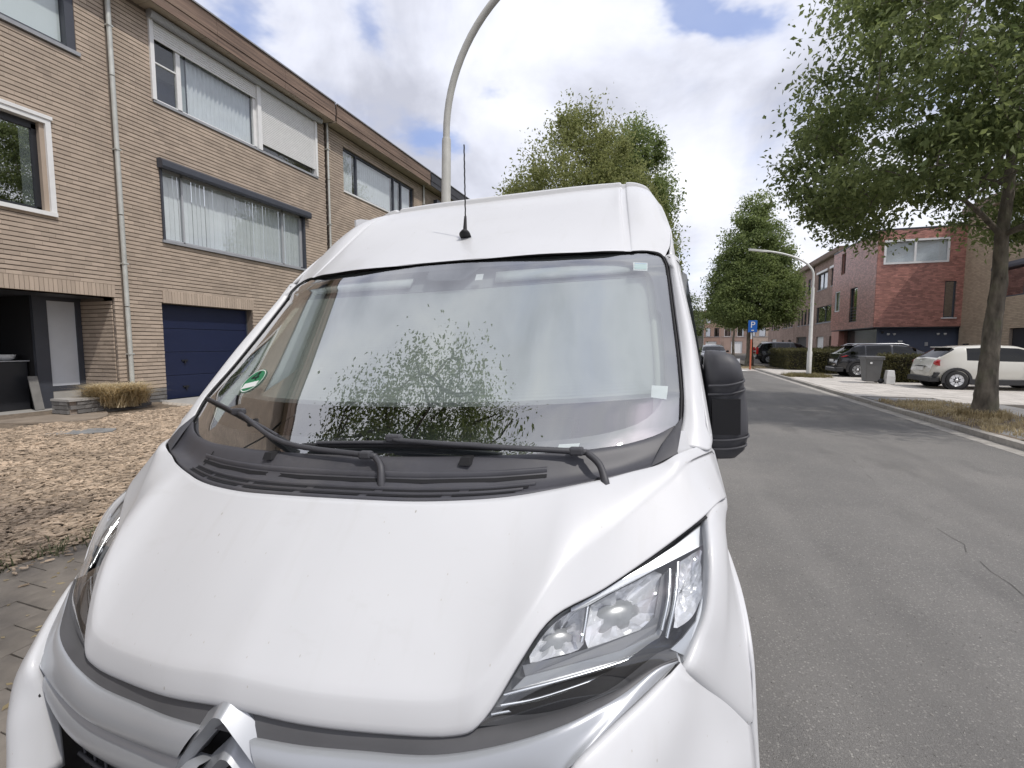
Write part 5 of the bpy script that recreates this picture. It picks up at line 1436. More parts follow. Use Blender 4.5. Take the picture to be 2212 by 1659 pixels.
for k, v in enumerate((.28, .43, .62)):
    lo_, hi_ = (-.55, .42 + .03 * k)
    segs = 6 if k < 2 else 1
    for i in range(segs):
        a0 = lo_ + (hi_ - lo_) * i / segs; a1 = lo_ + (hi_ - lo_) * (i + 1) / segs - (.018 if segs > 1 else 0)
        h_ = .040 if k < 2 else .020
        Gs = [[cowl(u, v + w, .0022) for u in np.linspace(a0, a1, 8)] for w in (-h_, h_)]
        vgrid('vent_slot', Gs, m_slot)
    Gs = [[cowl(u, v + w, o_) for u in np.linspace(lo_, hi_, 30)] for w, o_ in ((.042, .001), (.052, .008), (.072, .008), (.085, .001))]
    vgrid('vent_rib', Gs, m_cowl)
for u in (-.22, .26):
    c = cowl(u, .80, .0)
    MB().add([L3(c + np.array(q)) for q in [(-.016, -.016, -.004), (.016, -.016, -.004), (.020, .024, .0), (-.010, .024, 0), (-.010, -.010, .016), (.012, -.010, .016), (.016, .022, .016), (-.006, .022, .016)]],
             [(0, 3, 2, 1), (4, 5, 6, 7), (0, 1, 5, 4), (1, 2, 6, 5), (2, 3, 7, 6), (3, 0, 4, 7)]).build('washer_nozzle', m_rubber, van)
for u, v0_, v1_ in ((-.52, .55, .75), (.66, .05, .35)):
    vgrid('cowl_seam', [[cowl(u + .02 * f + w, v0_ + (v1_ - v0_) * f, .002) for f in np.linspace(0, 1, 5)] for w in (-.004, .004)], m_slot)
# corner covers of the cowl where it meets the pillars
for s in (-1, 1):
    c_ = [np.array(p) for p in [(.80, 1.262, -.315), (.868, 1.312, -.290), (.884, 1.40, -.252), (.893, 1.455, -.212), (.872, 1.42, -.232), (.835, 1.345, -.265)]]
    cc = sum(c_) / 6 + np.array([0, -.012, .014])
    pl = [p * np.array([s, 1, 1]) for p in c_]; cc = cc * np.array([s, 1, 1])
    MB().add([L3(p) for p in pl] + [L3(cc)], [(i, (i + 1) % 6, 6) for i in range(6)], sm=True).build('cowl_corner', m_plast, van, recalc=False)

# --- wipers
def wiper(name, arm, bl0, bl1, hinge):
    w = MB()
    P = catmull([L3(p) for p in arm], 5)
    n = len(P); rr = [.0115 - .0055 * i / n for i in range(n)]
    w.tube(P, rr, 6); wp = w.build(name, m_plast, van)
    q = np.array(L3(arm[hinge]))
    bevel(MB().box(q + np.array((-.022, -.012, -.010)), q + np.array((.016, .012, .012))).build('hinge', m_plast, wp), .006)
    a, b_ = np.array(bl0), np.array(bl1)
    pts = [a * (1 - t) + b_ * t + np.array([0, 0, .004 * math.sin(math.pi * t)]) for t in np.linspace(0, 1, 12)]
    MB().tube([L3(p) for p in pts], .0085, 6).build('blade', m_rubber, wp)
    MB().tube([L3(p + np.array([0, -.008, .010])) for p in pts[1:-1]], .0055, 6).build('blade_spine', m_plast, wp)
    e_ = np.array(L3(arm[-1]))
    bevel(MB().box(e_ + np.array((-.024, -.010, -.010)), e_ + np.array((.024, .011, .012))).build('bracket', m_plast, wp), .006)
wiper('wiper', [(.692, 1.176, -.345), (.688, 1.182, -.330), (.674, 1.205, -.300), (.645, 1.222, -.278), (.617, 1.224, -.272), (.395, 1.180, -.255), (.148, 1.163, -.240), (.118, 1.170, -.236)], (-.177, 1.165, -.262), (.418, 1.200, -.262), 4)
wiper('wiper', [(.126, 1.074, -.395), (.120, 1.090, -.335), (.111, 1.105, -.298), (.085, 1.122, -.278), (.06, 1.124, -.274), (-.232, 1.156, -.252), (-.471, 1.262, -.192), (-.523, 1.290, -.180)], (-.825, 1.445, -.152), (-.228, 1.170, -.258), 4)

# --- roof and forehead
ra = [(0, 1.826, .363), (.2, 1.828, .363), (.4, 1.854, .368), (.56, 1.906, .371), (.645, 1.946, .376), (.712, 1.988, .378), (.722, 1.993, .377), (.744, 2.006, .377), (.754, 2.012, .380), (.80, 2.046, .384), (.852, 2.066, .376), (.876, 2.046, .352)]
rb = [(0, 2.05, .478), (.2, 2.05, .480), (.4, 2.07, .483), (.56, 2.10, .486), (.645, 2.12, .489), (.704, 2.145, .494), (.714, 2.148, .489), (.736, 2.158, .490), (.746, 2.162, .496), (.80, 2.19, .505), (.868, 2.205, .488), (.914, 2.19, .455)]
rc_ = [(0, 2.30, .622), (.2, 2.30, .624), (.4, 2.305, .627), (.56, 2.315, .63), (.645, 2.325, .633), (.692, 2.335, .640), (.702, 2.338, .631), (.724, 2.342, .632), (.734, 2.345, .642), (.79, 2.36, .652), (.856, 2.37, .632), (.902, 2.36, .575)]
rd = [(0, 2.50, .742), (.2, 2.50, .744), (.4, 2.50, .747), (.56, 2.505, .75), (.645, 2.507, .752), (.683, 2.508, .758), (.693, 2.510, .748), (.715, 2.512, .749), (.725, 2.515, .759), (.785, 2.53, .765), (.842, 2.55, .745), (.882, 2.53, .685)]
re_ = [(x, 2.78, z) for x, z in [(0, .872), (.2, .872), (.4, .874), (.56, .873), (.64, .871), (.678, .872), (.688, .861), (.708, .861), (.718, .869), (.775, .862), (.832, .830), (.880, .74)]]
rf = [(x, 3.15, z) for x, z in [(0, .945), (.2, .945), (.4, .943), (.56, .938), (.64, .934), (.676, .932), (.686, .921), (.706, .920), (.716, .928), (.77, .915), (.830, .875), (.882, .77)]]
rg = [(x, 5.95, z) for x, z in [(0, .955), (.2, .955), (.4, .953), (.56, .948), (.64, .944), (.676, .942), (.686, .931), (.706, .930), (.716, .938), (.77, .925), (.830, .885), (.885, .78)]]
vgrid('roof', surf([ra, rb, rc_, rd, re_, rf, rg], 4, 5, True) - np.array([0, 0, .003]), m_van)
# --- windscreen pillars and sides
Gl = [tuple(p) for p in G[2:]]
Ou = [(.921, 2.06, .350), (.925, 2.0, .285), (.927, 1.95, .240), (.944, 1.755, .06), (.952, 1.64, -.055), (.960, 1.53, -.175), (.964, 1.465, -.245), (.966, 1.43, -.28), (.960, 1.405, -.298)]
Bk = [(x + .022, y + .20, z + .01) for x, y, z in Ou]
for s in (-1, 1):
    k = np.array([s, 1, 1.0])
    rows = [np.array(Gl) * k + np.array([s * .006, 0, .003]), (np.array(Gl) * .5 + np.array(Ou) * .5) * k + np.array([s * .004, -.012, .008]), np.array(Ou) * k, (np.array(Ou) * .5 + np.array(Bk) * .5 + np.array([.006, 0, 0])) * k, np.array(Bk) * k]
    vgrid('pillar', surf(rows, 4, 4), m_van, .004)
    vgrid('pillar_foot', [[np.array(p) * k for p in r] for r in (((.862, 1.318, -.312), (.955, 1.452, -.312)), ((.884, 1.41, -.246), (.972, 1.452, -.262)))], m_van)
    # side wall: from the pillar and roof rail down to the sill
    sd = [[(.896, 2.052, .362), (.925, 2.03, .31), (.945, 1.75, .055), (.957, 1.58, -.12), (.968, 1.43, -.29), (.997, 1.58, -.42), (1.016, 1.78, -.72), (1.0, 1.95, -1.25)],
          [(.913, 2.19, .457), (.932, 2.17, .32), (.958, 2.1, .10), (.974, 2.0, -.04), (.990, 1.95, -.24), (1.002, 1.95, -.42), (1.018, 1.98, -.72), (1.0, 2.1, -1.25)]]
    for y, tx_, tz_ in ((2.36, .901, .577), (2.53, .881, .687), (2.78, .879, .742), (3.15, .881, .772), (4.5, .883, .777), (5.95, .884, .782)):
        sd.append([(tx_, y, tz_), (tx_ + .024, y, tz_ - .14), (.962, y, .18), (.985, y, -.05), (1.0, y, -.3), (1.018, y, -.6), (1.02, y, -1.0), (1.0, y, -1.25)])
    vgrid('side_wall', surf([np.array(r) * k for r in sd], 3, 3), m_van, .006)
    wq = [(.952, 2.1, .28), (.968, 2.75, .40), (.990, 2.75, -.16), (.986, 1.74, -.20)]
    MB().add([L3(np.array(q) * k + np.array([s * .012, 0, 0])) for q in wq], [(0, 1, 2, 3)]).build('door_window', g_car, van, recalc=False)
    # front wing
    I = [(.866, .980, -.652), (.888, 1.022, -.624), (.913, 1.060, -.58), (.926, 1.106, -.517), (.931, 1.153, -.470), (.936, 1.226, -.432), (.957, 1.28, -.412), (.992, 1.40, -.432), (.96, 1.445, -.298)]
    Mi = [(.945, 1.062, -.765), (.956, 1.088, -.70), (.963, 1.12, -.645), (.970, 1.17, -.585), (.976, 1.235, -.54), (.982, 1.30, -.51), (.987, 1.37, -.50), (.996, 1.50, -.48), (1.0, 1.72, -.40)]
    Fl = [(1.012, 1.122, -.862), (1.018, 1.14, -.80), (1.020, 1.17, -.735), (1.022, 1.23, -.692), (1.024, 1.32, -.662), (1.024, 1.42, -.648), (1.024, 1.52, -.645), (1.024, 1.66, -.66), (1.02, 1.78, -.72)]
    Fm = [(1.004, 1.115, -.845), (1.008, 1.14, -.775), (1.006, 1.172, -.712), (1.006, 1.23, -.668), (1.006, 1.32, -.636), (1.006, 1.42, -.622), (1.006, 1.52, -.62), (1.008, 1.66, -.63), (1.012, 1.76, -.66)]
    Ar = [(1.026, 1.5 + .43 * math.cos(a), -1.235 + .43 * math.sin(a)) for a in np.linspace(R(168), R(12), 9)]
    def under(q):
        q = np.array(q, float); e0 = q[0] + (q[0] - q[1]) * .35 + np.array([-.006, .014, -.004])
        return np.vstack([e0[None], q])
    rows = [under(q) * k for q in (np.array(I) + np.array([-.012, .02, -.004]), I, (np.array(I) * .5 + np.array(Mi) * .5 + np.array([.012, -.006, .006]) * np.linspace(0, 1, 9)[:, None] ** .5), Mi, Fm, Fl, Ar)]
    vgrid('front_wing', surf(rows, 4, 4), m_van, .005)
    # lower rear body, wheels
    for yc in (1.5, 5.0):
        w_ = MB().lathe([(.20, -.10), (.32, -.11), (.345, -.08), (.345, .08), (.32, .11), (.20, .10)], n=32, axis='x').build('wheel', m_tyre, van, loc=L3((s * .90, yc, -1.255)))
        MB().lathe([(0, .085 * s), (.20, .10 * s), (.215, .06 * s), (.0, .05 * s)], n=28, axis='x').build('rim', m_alu, w_)
box('underbody', L3((-.93, 1.95, -1.36)), L3((.93, 5.9, -1.2)), m_rubber, van)
MB().box(L3((-.98, 5.955, -1.25)), L3((.98, 5.965, .5))).box(L3((-.86, 5.955, .5)), L3((.86, 5.965, .86))).build('rear_doors', m_van, van)

# --- headlights
m_hl_in = mat('headlight_bowl', (.15, .155, .165), .30, spec=.6)
m_hl_grey = mat('headlight_grey', (.33, .34, .35), .35, metal=.3)
m_chrome = mat('chrome', (.92, .93, .95), .16, metal=.4)
m_hl_refl = mat('headlight_reflection', (.30, .31, .31), .25, metal=.2, var=.25, vscale=30)  # blurred reflection inside the headlight, painted as uneven grey
m_chrome_r = mat('chrome_satin', (.66, .68, .70), .22, metal=.9)
m_trim_s = mat('headlight_trim', (.58, .60, .62), .28, metal=.5)
g_lens = glass_mat('headlight_lens', (.93, .94, .95), .05, .9)
HC = [2.0080473721342265, 0.129842919733678, 3.7612099978867883, 0.18940730773089381, -0.24641343615878783, 2.4354311616120317]
def hy(x, z): return HC[0] + HC[1] * x + HC[2] * z + HC[3] * x * x + HC[4] * x * z + HC[5] * z * z
hn = np.array([.4, -.75, .52]); hn /= np.linalg.norm(hn)
HU = [(.481, .773, -.684), (.492, .785, -.664), (.548, .840, -.590), (.603, .905, -.537), (.692, 1.002, -.521), (.797, 1.098, -.482), (.876, 1.176, -.447), (.912, 1.208, -.432), (.928, 1.222, -.426)]
HL = [(.482, .772, -.686), (.553, .801, -.688), (.64, .84, -.677), (.73, .888, -.658), (.799, .942, -.640), (.855, .979, -.646), (.892, 1.027, -.625), (.917, 1.065, -.581), (.929, 1.109, -.519), (.934, 1.156, -.473), (.930, 1.220, -.428)]
def arcl(P, n):
    P = catmull(P, 8); s_ = np.r_[0, np.cumsum(np.linalg.norm(np.diff(P, axis=0), axis=1))]; s_ /= s_[-1]
    return np.stack([np.interp(np.linspace(0, 1, n), s_, P[:, c]) for c in range(3)], 1)
HP = {
 'top_trim': [(0.631, 0.957, -0.54), (0.674, 0.99, -0.53), (0.729, 1.036, -0.514), (0.788, 1.089, -0.496), (0.85, 1.15, -0.475), (0.915, 1.224, -0.448), (0.927, 1.234, -0.445), (0.923, 1.188, -0.479), (0.91, 1.177, -0.482), (0.867, 1.139, -0.492), (0.817, 1.097, -0.503), (0.758, 1.047, -0.519), (0.702, 1.002, -0.533), (0.665, 0.97, -0.544), (0.632, 0.949, -0.549)],
 'small_reflector': [(0.66, 0.993, -0.557), (0.628, 0.971, -0.562), (0.594, 0.94, -0.577), (0.571, 0.91, -0.597), (0.554, 0.881, -0.625), (0.599, 0.905, -0.624), (0.65, 0.935, -0.619), (0.659, 0.955, -0.598)],
 'large_reflector': [(0.667, 1.0, -0.56), (0.7, 1.028, -0.55), (0.757, 1.074, -0.536), (0.815, 1.12, -0.524), (0.812, 1.08, -0.559), (0.797, 1.038, -0.599), (0.771, 1.015, -0.611), (0.716, 0.976, -0.62), (0.663, 0.946, -0.623), (0.66, 0.96, -0.601)],
 'dark_band': [(0.546, 0.866, -0.623), (0.626, 0.908, -0.619), (0.704, 0.956, -0.61), (0.771, 1.0, -0.602), (0.8, 1.028, -0.587), (0.817, 1.094, -0.527), (0.829, 1.109, -0.52), (0.822, 1.035, -0.595), (0.799, 1.009, -0.613), (0.731, 0.96, -0.627), (0.652, 0.914, -0.632), (0.553, 0.859, -0.639)],
 'light_band': [(0.554, 0.855, -0.637), (0.653, 0.91, -0.63), (0.731, 0.956, -0.625), (0.799, 1.004, -0.61), (0.823, 1.031, -0.592), (0.831, 1.106, -0.516), (0.841, 1.111, -0.517), (0.835, 1.052, -0.573), (0.813, 1.011, -0.612), (0.798, 0.993, -0.627), (0.731, 0.947, -0.639), (0.654, 0.9, -0.647), (0.532, 0.834, -0.653)],
 'turn_signal': [(0.854, 1.129, -0.508), (0.91, 1.181, -0.492), (0.915, 1.169, -0.504), (0.904, 1.104, -0.561), (0.883, 1.066, -0.593), (0.85, 1.036, -0.607), (0.841, 1.031, -0.606), (0.848, 1.077, -0.553)],
 'outer_trim': [(0.923, 1.175, -0.483), (0.93, 1.155, -0.503), (0.925, 1.109, -0.546), (0.907, 1.06, -0.593), (0.879, 1.023, -0.626), (0.861, 1.001, -0.647), (0.831, 0.991, -0.63), (0.856, 1.014, -0.617), (0.887, 1.047, -0.594), (0.907, 1.091, -0.554), (0.916, 1.136, -0.512)]}
HLn = {'c1': [(0.519, 0.821, -0.655), (0.63, 0.881, -0.648), (0.731, 0.941, -0.64), (0.793, 0.982, -0.629)], 'c2': [(0.515, 0.812, -0.67), (0.582, 0.846, -0.67), (0.68, 0.903, -0.659), (0.758, 0.952, -0.647)],
 'c3': [(0.5, 0.8, -0.681), (0.571, 0.836, -0.68), (0.68, 0.898, -0.672)], 'b1': [(0.836, 1.101, -0.51), (0.829, 1.051, -0.554), (0.813, 1.005, -0.6)], 'b2': [(0.855, 1.121, -0.501), (0.844, 1.058, -0.556), (0.823, 1.002, -0.614)],
 'b3': [(0.663, 0.979, -0.549), (0.659, 0.949, -0.58), (0.654, 0.93, -0.601)]}
for s in (-1, 1):
    k = np.array([s, 1, 1.0])
    U_, L_ = arcl(HU, 48), arcl(HL, 48)
    lens = []
    for f in np.linspace(0, 1, 14):
        row = U_ * (1 - f) + L_ * f + hn * (.022 * math.sin(math.pi * f)) * np.sin(np.linspace(0, math.pi, 48))[:, None] ** .5
        lens.append(row * k)
    hd = vgrid('headlight', [[(U_[i] * (1 - f) + L_[i] * f - hn * (.115 * math.sin(math.pi * f) ** .5 * math.sin(math.pi * i / 47) ** .4)) * k for i in range(48)] for f in np.linspace(0, 1, 12)], m_hl_in)
    def hpoly(name, P, m, d=.006):
        P = [np.array(p) * k for p in P]
        return MB().prism([L3(p) for p in P], tuple(-hn * d * k)).build(name, m, hd)
    hpoly('top_trim', HP['top_trim'], m_trim_s)
    hpoly('outer_trim', HP['outer_trim'], m_trim_s)
    hpoly('dark_band', HP['dark_band'], m_hl_in)
    hpoly('light_band', HP['light_band'], m_hl_grey)
    # reflector bowls: faceted dishes
    for nm, rings in (('small_reflector', 5), ('large_reflector', 6)):
        P = np.array(HP[nm]); c = P.mean(0); n = len(P)
        dense = arcl(np.vstack([P, P[:1]]), 26)[:-1]
        Gd = []
        for q in range(rings + 1):
            f = 1 - q / rings
            Gd.append([(c + (p - c) * max(f, .04) - hn * .042 * (1 - f * f) + hn * .007 * (1 if (i // 2) % 2 else -1) * (f < .99)) * k for i, p in enumerate(list(dense) + [dense[0]])])
        vgrid(nm, Gd, m_chrome, smooth=False, parent=hd)
        # added dome: mottled grey stands in for the reflection low in the bowl
        rad = .030 if nm == 'small_reflector' else .042
        q0 = c + np.array([-.004, -.002, -.016]) - hn * .022
        ex = np.array([.86, .50, .06]); ex /= np.linalg.norm(ex); ey = np.cross(hn, ex)
        dome = [[(q0 + (ex * 1.55 * math.cos(a) + ey * .95 * math.sin(a)) * rad * math.cos(b_) + hn * rad * .45 * (math.sin(b_) - .5)) * k for a in np.linspace(0, 2 * math.pi, 25)] for b_ in np.linspace(0, math.pi / 2, 7)]
        vgrid('bowl_reflection', dome, m_hl_refl, parent=hd)
    P = np.array(HP['turn_signal']); c = P.mean(0)
    dense = arcl(np.vstack([P, P[:1]]), 30)[:-1]
    Gd = []
    for q in range(8):
        f = 1 - q / 7
        Gd.append([(c + (p - c) * max(f, .04) - hn * (.035 * (1 - f * f) + random.uniform(-.004, .004))) * k for p in list(dense)] )
        Gd[-1].append(Gd[-1][0])
    vgrid('turn_signal', Gd, m_chrome, smooth=False, parent=hd)
    for q in ('c1', 'c2', 'c3', 'b1', 'b2', 'b3'):
        MB().tube([L3(np.array(p) * k) for p in catmull(HLn[q], 5)], .0034 if q[0] == 'c' else .0042, 6).build('chrome_strip', m_chrome_r, hd)
    vgrid('lens', lens, g_lens, parent=hd)
    MB().tube([L3(np.array(p) * k) for p in arcl(HU, 50)], .0045, 6).build('seal', m_rubber, hd)

# --- grille strip, silver bars with the double chevron, dark grille
ST = [(0, .688, -.718), (.065, .690, -.718), (.16, .700, -.724), (.27, .718, -.728), (.41, .738, -.726), (.536, .765, -.704), (.645, .808, -.680), (.73, .874, -.664), (.80, .935, -.640), (.845, .972, -.640)]
SU = [(0, .720, -.672), (.065, .722, -.676), (.16, .728, -.684), (.27, .745, -.692), (.41, .772, -.694), (.50, .795, -.688), (.60, .835, -.684), (.71, .888, -.664), (.79, .944, -.642), (.842, .980, -.636)]
SU, ST = np.array(SU), np.array(ST)
vgrid('grille_strip', surf([SU + np.array([0, .03, .002]), SU, SU * .5 + ST * .5 + np.array([0, -.004, .003]), ST], 5, 3, True), m_strip)
b1t = ST.copy()
b1b = np.array([(0, .680, -.785), (.065, .681, -.786), (.16, .688, -.790), (.28, .702, -.797), (.42, .722, -.797), (.53, .742, -.782), (.612, .757, -.757), (.652, .764, -.724), (.72, .835, -.692), (.845, .974, -.643)])
f1 = np.array([0, -.016, 0.0])
fw_ = np.array([1, 1, 1, 1, 1, .8, .5, .15, .1, .0])[:, None]
rowsb = [b1t + np.array([0, .012, -.004]), b1t + f1 * fw_ * .55, b1t * .62 + b1b * .38 + f1 * fw_ * 1.25, b1t * .2 + b1b * .8 + f1 * fw_, b1b + np.array([0, .004, 0]), b1b + np.array([0, .03, .006])]
bar = surf(rowsb, 5, 3, True)
x_ = bar[..., 0]
def barpart(name, G_, lo_, hi_, m):
    c = [j for j in range(G_.shape[1]) if lo_ <= G_[:, j, 0].mean() <= hi_]
    return vgrid(name, G_[:, c[0]:c[-1] + 1], m)
def slant(G_, a_top, a_bot):     # bar ends cut along the legs of the badge
    G_ = np.array(G_); n = G_.shape[0]
    for r in range(n):
        st = a_top + (a_bot - a_top) * min(1, max(0, (r / (n - 1) - .15) / .6))
        x0_ = abs(G_[r, :, 0]).min()
        sg = np.sign(G_[r, :, 0]); ax = abs(G_[r, :, 0])
        G_[r, :, 0] = sg * (ax + (st - x0_) * np.clip(1 - (ax - x0_) / .16, 0, 1))
    return G_
def barside(name, G_, lo_, s_):
    c = [j for j in range(G_.shape[1]) if G_[:, j, 0].mean() * s_ >= lo_]
    return G_[:, c[0]:c[-1] + 1]
for s_ in (-1, 1): vgrid('grille_bar', slant(barside('', bar, .04, s_), .055, .118), m_silver)
b2t = np.array([(0, .690, -.797), (.065, .690, -.798), (.16, .697, -.802), (.28, .711, -.809), (.42, .730, -.808), (.53, .749, -.792), (.605, .766, -.768), (.632, .775, -.750)])
b2b = np.array([(0, .690, -.870), (.065, .690, -.872), (.16, .697, -.878), (.28, .711, -.884), (.42, .730, -.884), (.53, .749, -.868), (.600, .766, -.835), (.630, .775, -.812)])
rowsb = [b2t + np.array([0, .02, 0]), b2t + np.array([0, -.006, 0]), b2t * .5 + b2b * .5 + np.array([0, -.018, 0]), b2b + np.array([0, -.006, 0]), b2b + np.array([0, .03, .006])]
bar2 = surf(rowsb, 5, 3, True)
for s_ in (-1, 1): vgrid('grille_bar', slant(barside('', bar2, .04, s_), .06, .125), m_silver)
# dark recess behind the bars
vgrid('grille_recess', surf([np.array(ST) + np.array([0, .05, .03]), b1b * np.array([1, 1, 1]) + np.array([0, .06, 0]), np.vstack([b2b, b2b[-1:], b2b[-1:]]) + np.array([0, .07, -.05]), np.vstack([b2b, b2b[-1:], b2b[-1:]]) + np.array([0, .05, -.16])], 4, 3, True), m_slot)
gm = MB()
for zz in (-.91, -.945, -.98):
    gm.tube([L3((x, .735 + .07 * abs(x / .62) ** 2.2, zz)) for x in np.linspace(-.60, .60, 24)], .006, 6)
for x in np.linspace(-.58, .58, 24):
    gm.tube([L3((x, .74 + .07 * abs(x / .62) ** 2.2, -.885)), L3((x, .74 + .07 * abs(x / .62) ** 2.2, -1.0))], .004, 5)
gm.build('grille_mesh', m_plast, van)
def chevron(outer, inner, ridge, y0, name='chevron'):
    """inverted V with a ridge: outer edge, ridge, inner edge"""
    o_, i_, r_ = [catmull([(x, 0, z) for x, z in P], 4) for P in (outer, inner, ridge)]
    yo = y0 + .010
    R_ = [[(p[0], y0 + .045, p[2]) for p in o_], [(p[0], yo, p[2]) for p in o_], [(p[0], y0 - .022, p[2]) for p in r_], [(p[0], yo - .004, p[2]) for p in i_], [(p[0], y0 + .045, p[2]) for p in i_]]
    b = MB()
    for A, B_ in zip(R_[:-1], R_[1:]):
        A, B_ = np.array(A), np.array(B_)
        half = len(A) // 2
        for sl in (slice(0, half + 1), slice(half, None)):
            b.grid(np.array([A[sl], A[sl] * .5 + B_[sl] * .5, B_[sl]]) + D0)
    return b.build(name, m_silver, van, recalc=False)
def sym(P): return [(-x, z) for x, z in P][::-1] + [(x, z) for x, z in P[1:]] if P[0][0] == 0 else [(-x, z) for x, z in P][::-1] + P
CO = [(0, -.652), (.012, -.656), (.032, -.674), (.066, -.706), (.100, -.748), (.130, -.803)]
CI = [(0, -.708), (.012, -.710), (.030, -.724), (.055, -.750), (.083, -.779), (.103, -.803)]
CR = [(0, -.674), (.012, -.678), (.034, -.702), (.062, -.733), (.092, -.768), (.116, -.803)]
chevron(sym(CO), sym(CI), sym(CR), .690)
dz = lambda P, d: [(x, z + d) for x, z in P]
chevron(sym(dz(CO, -.090)), sym(dz(CI, -.090)), sym(dz(CR, -.090)), .697)

# --- bumper
E1 = [(.851, .972, -.646), (.785, .886, -.672), (.715, .808, -.697), (.657, .748, -.728), (.640, .750, -.800), (.634, .752, -.90), (.63, .750, -1.0)]
E2 = [(.864, .979, -.664), (.835, .906, -.715), (.785, .830, -.752), (.728, .760, -.785), (.695, .722, -.85), (.685, .710, -.93), (.68, .702, -1.0)]
E3 = [(.896, 1.02, -.700), (.895, .985, -.765), (.870, .925, -.82), (.830, .865, -.865), (.805, .82, -.92), (.80, .80, -.97), (.80, .79, -1.02)]
E4 = [(.950, 1.068, -.770), (.952, 1.04, -.835), (.948, 1.0, -.88), (.935, .965, -.92), (.93, .94, -.96), (.93, .93, -1.0), (.93, .92, -1.05)]
E5 = [(1.010, 1.122, -.866), (1.012, 1.095, -.92), (1.012, 1.085, -.95), (1.012, 1.08, -.98), (1.012, 1.075, -1.02), (1.012, 1.072, -1.06), (1.012, 1.07, -1.10)]
for s in (-1, 1):
    k = np.array([s, 1, 1.0])
    vgrid('bumper', surf([np.array(q) * k for q in (np.array(E1) + np.array([-.004, .03, 0]), E1, E2, E3, E4, E5)], 4, 5), m_van, .004)
    MB().tube([L3(np.array(p) * k + np.array([-.004 * s, .004, -.002])) for p in catmull(E1[:5], 4)], .004, 6).build('bumper_gap', m_rubber, van)
lw = [[(x * .62, .77 - .09 * (1 - x * x), -1.0), (x * .80, .79 - .12 * (1 - x * x), -1.02), (x * 1.0, 1.05 - .40 * (1 - abs(x) ** 3), -1.10), (x * 1.0, 1.07 - .40 * (1 - abs(x) ** 3), -1.35)] for x in np.linspace(-1, 1, 31)]
vgrid('bumper_lower', np.array(lw), m_plast)
for p_, q_ in (((.873, .985, -.662), None),):
    pass
for s in (-1, 1):   # shut line between wing and bumper
    k = np.array([s, 1, 1.0])
    MB().tube([L3(np.array(p) * k) for p in catmull([(.866, .983, -.658), (.890, 1.012, -.685), (.949, 1.066, -.768), (.985, 1.095, -.83), (1.014, 1.122, -.864)], 4)], .0016, 6).build('panel_gap', m_rubber, van)
    MB().tube([L3(np.array(p) * k) for p in catmull([(.905, 1.445, -.262), (.935, 1.432, -.272), (.960, 1.43, -.295), (.985, 1.50, -.335), (.99, 1.58, -.36)], 4)], .0015, 6).build('panel_gap', m_rubber, van)
    MB().tube([L3(np.array(p) * k) for p in catmull([(.885, 2.02, .345), (.90, 2.03, .34), (.925, 2.04, .325), (.945, 2.12, .31)], 4)], .0014, 6).build('panel_gap', m_rubber, van)

# --- aerial
aer = MB().lathe([(0, .03), (.010, .03), (.020, .018), (.027, 0), (0, -.004)], n=18).build('aerial', m_rubber, van, loc=L3((0, 2.125, .527)), rot=(R(-24), 0, 0))
for v in aer.data.vertices: v.co.y *= 1.5
MB().tube([L3(p) for p in ((0, 2.12, .54), (0, 2.135, .62))], [.011, .006], 8).build('aerial_foot', m_rubber, van)
MB().tube([L3((.0 + .0006 * math.sin(t * 60), 2.135 + .02 * t + .0006 * math.cos(t * 60), .61 + .34 * t)) for t in np.linspace(0, 1, 40)], .0032, 6).build('aerial_rod', m_rubber, van)
# roof bracket on the far side
b = MB().prism([L3(p) for p in ((-.90, 2.63, .72), (-.90, 2.63, .815), (-.90, 2.68, .832), (-.90, 2.78, .852), (-.90, 2.83, .845), (-.90, 2.86, .80), (-.90, 2.86, .72))], (.012, 0, 0)).build('roof_bracket', m_van, van)
for y_, z_ in ((2.70, .80), (2.79, .825)): MB().lathe([(0, -.003), (.007, -.003), (.007, .003), (0, .003)], L3((-.886, y_, z_)), 'x', 10).build('bolt_hole', m_slot, b)

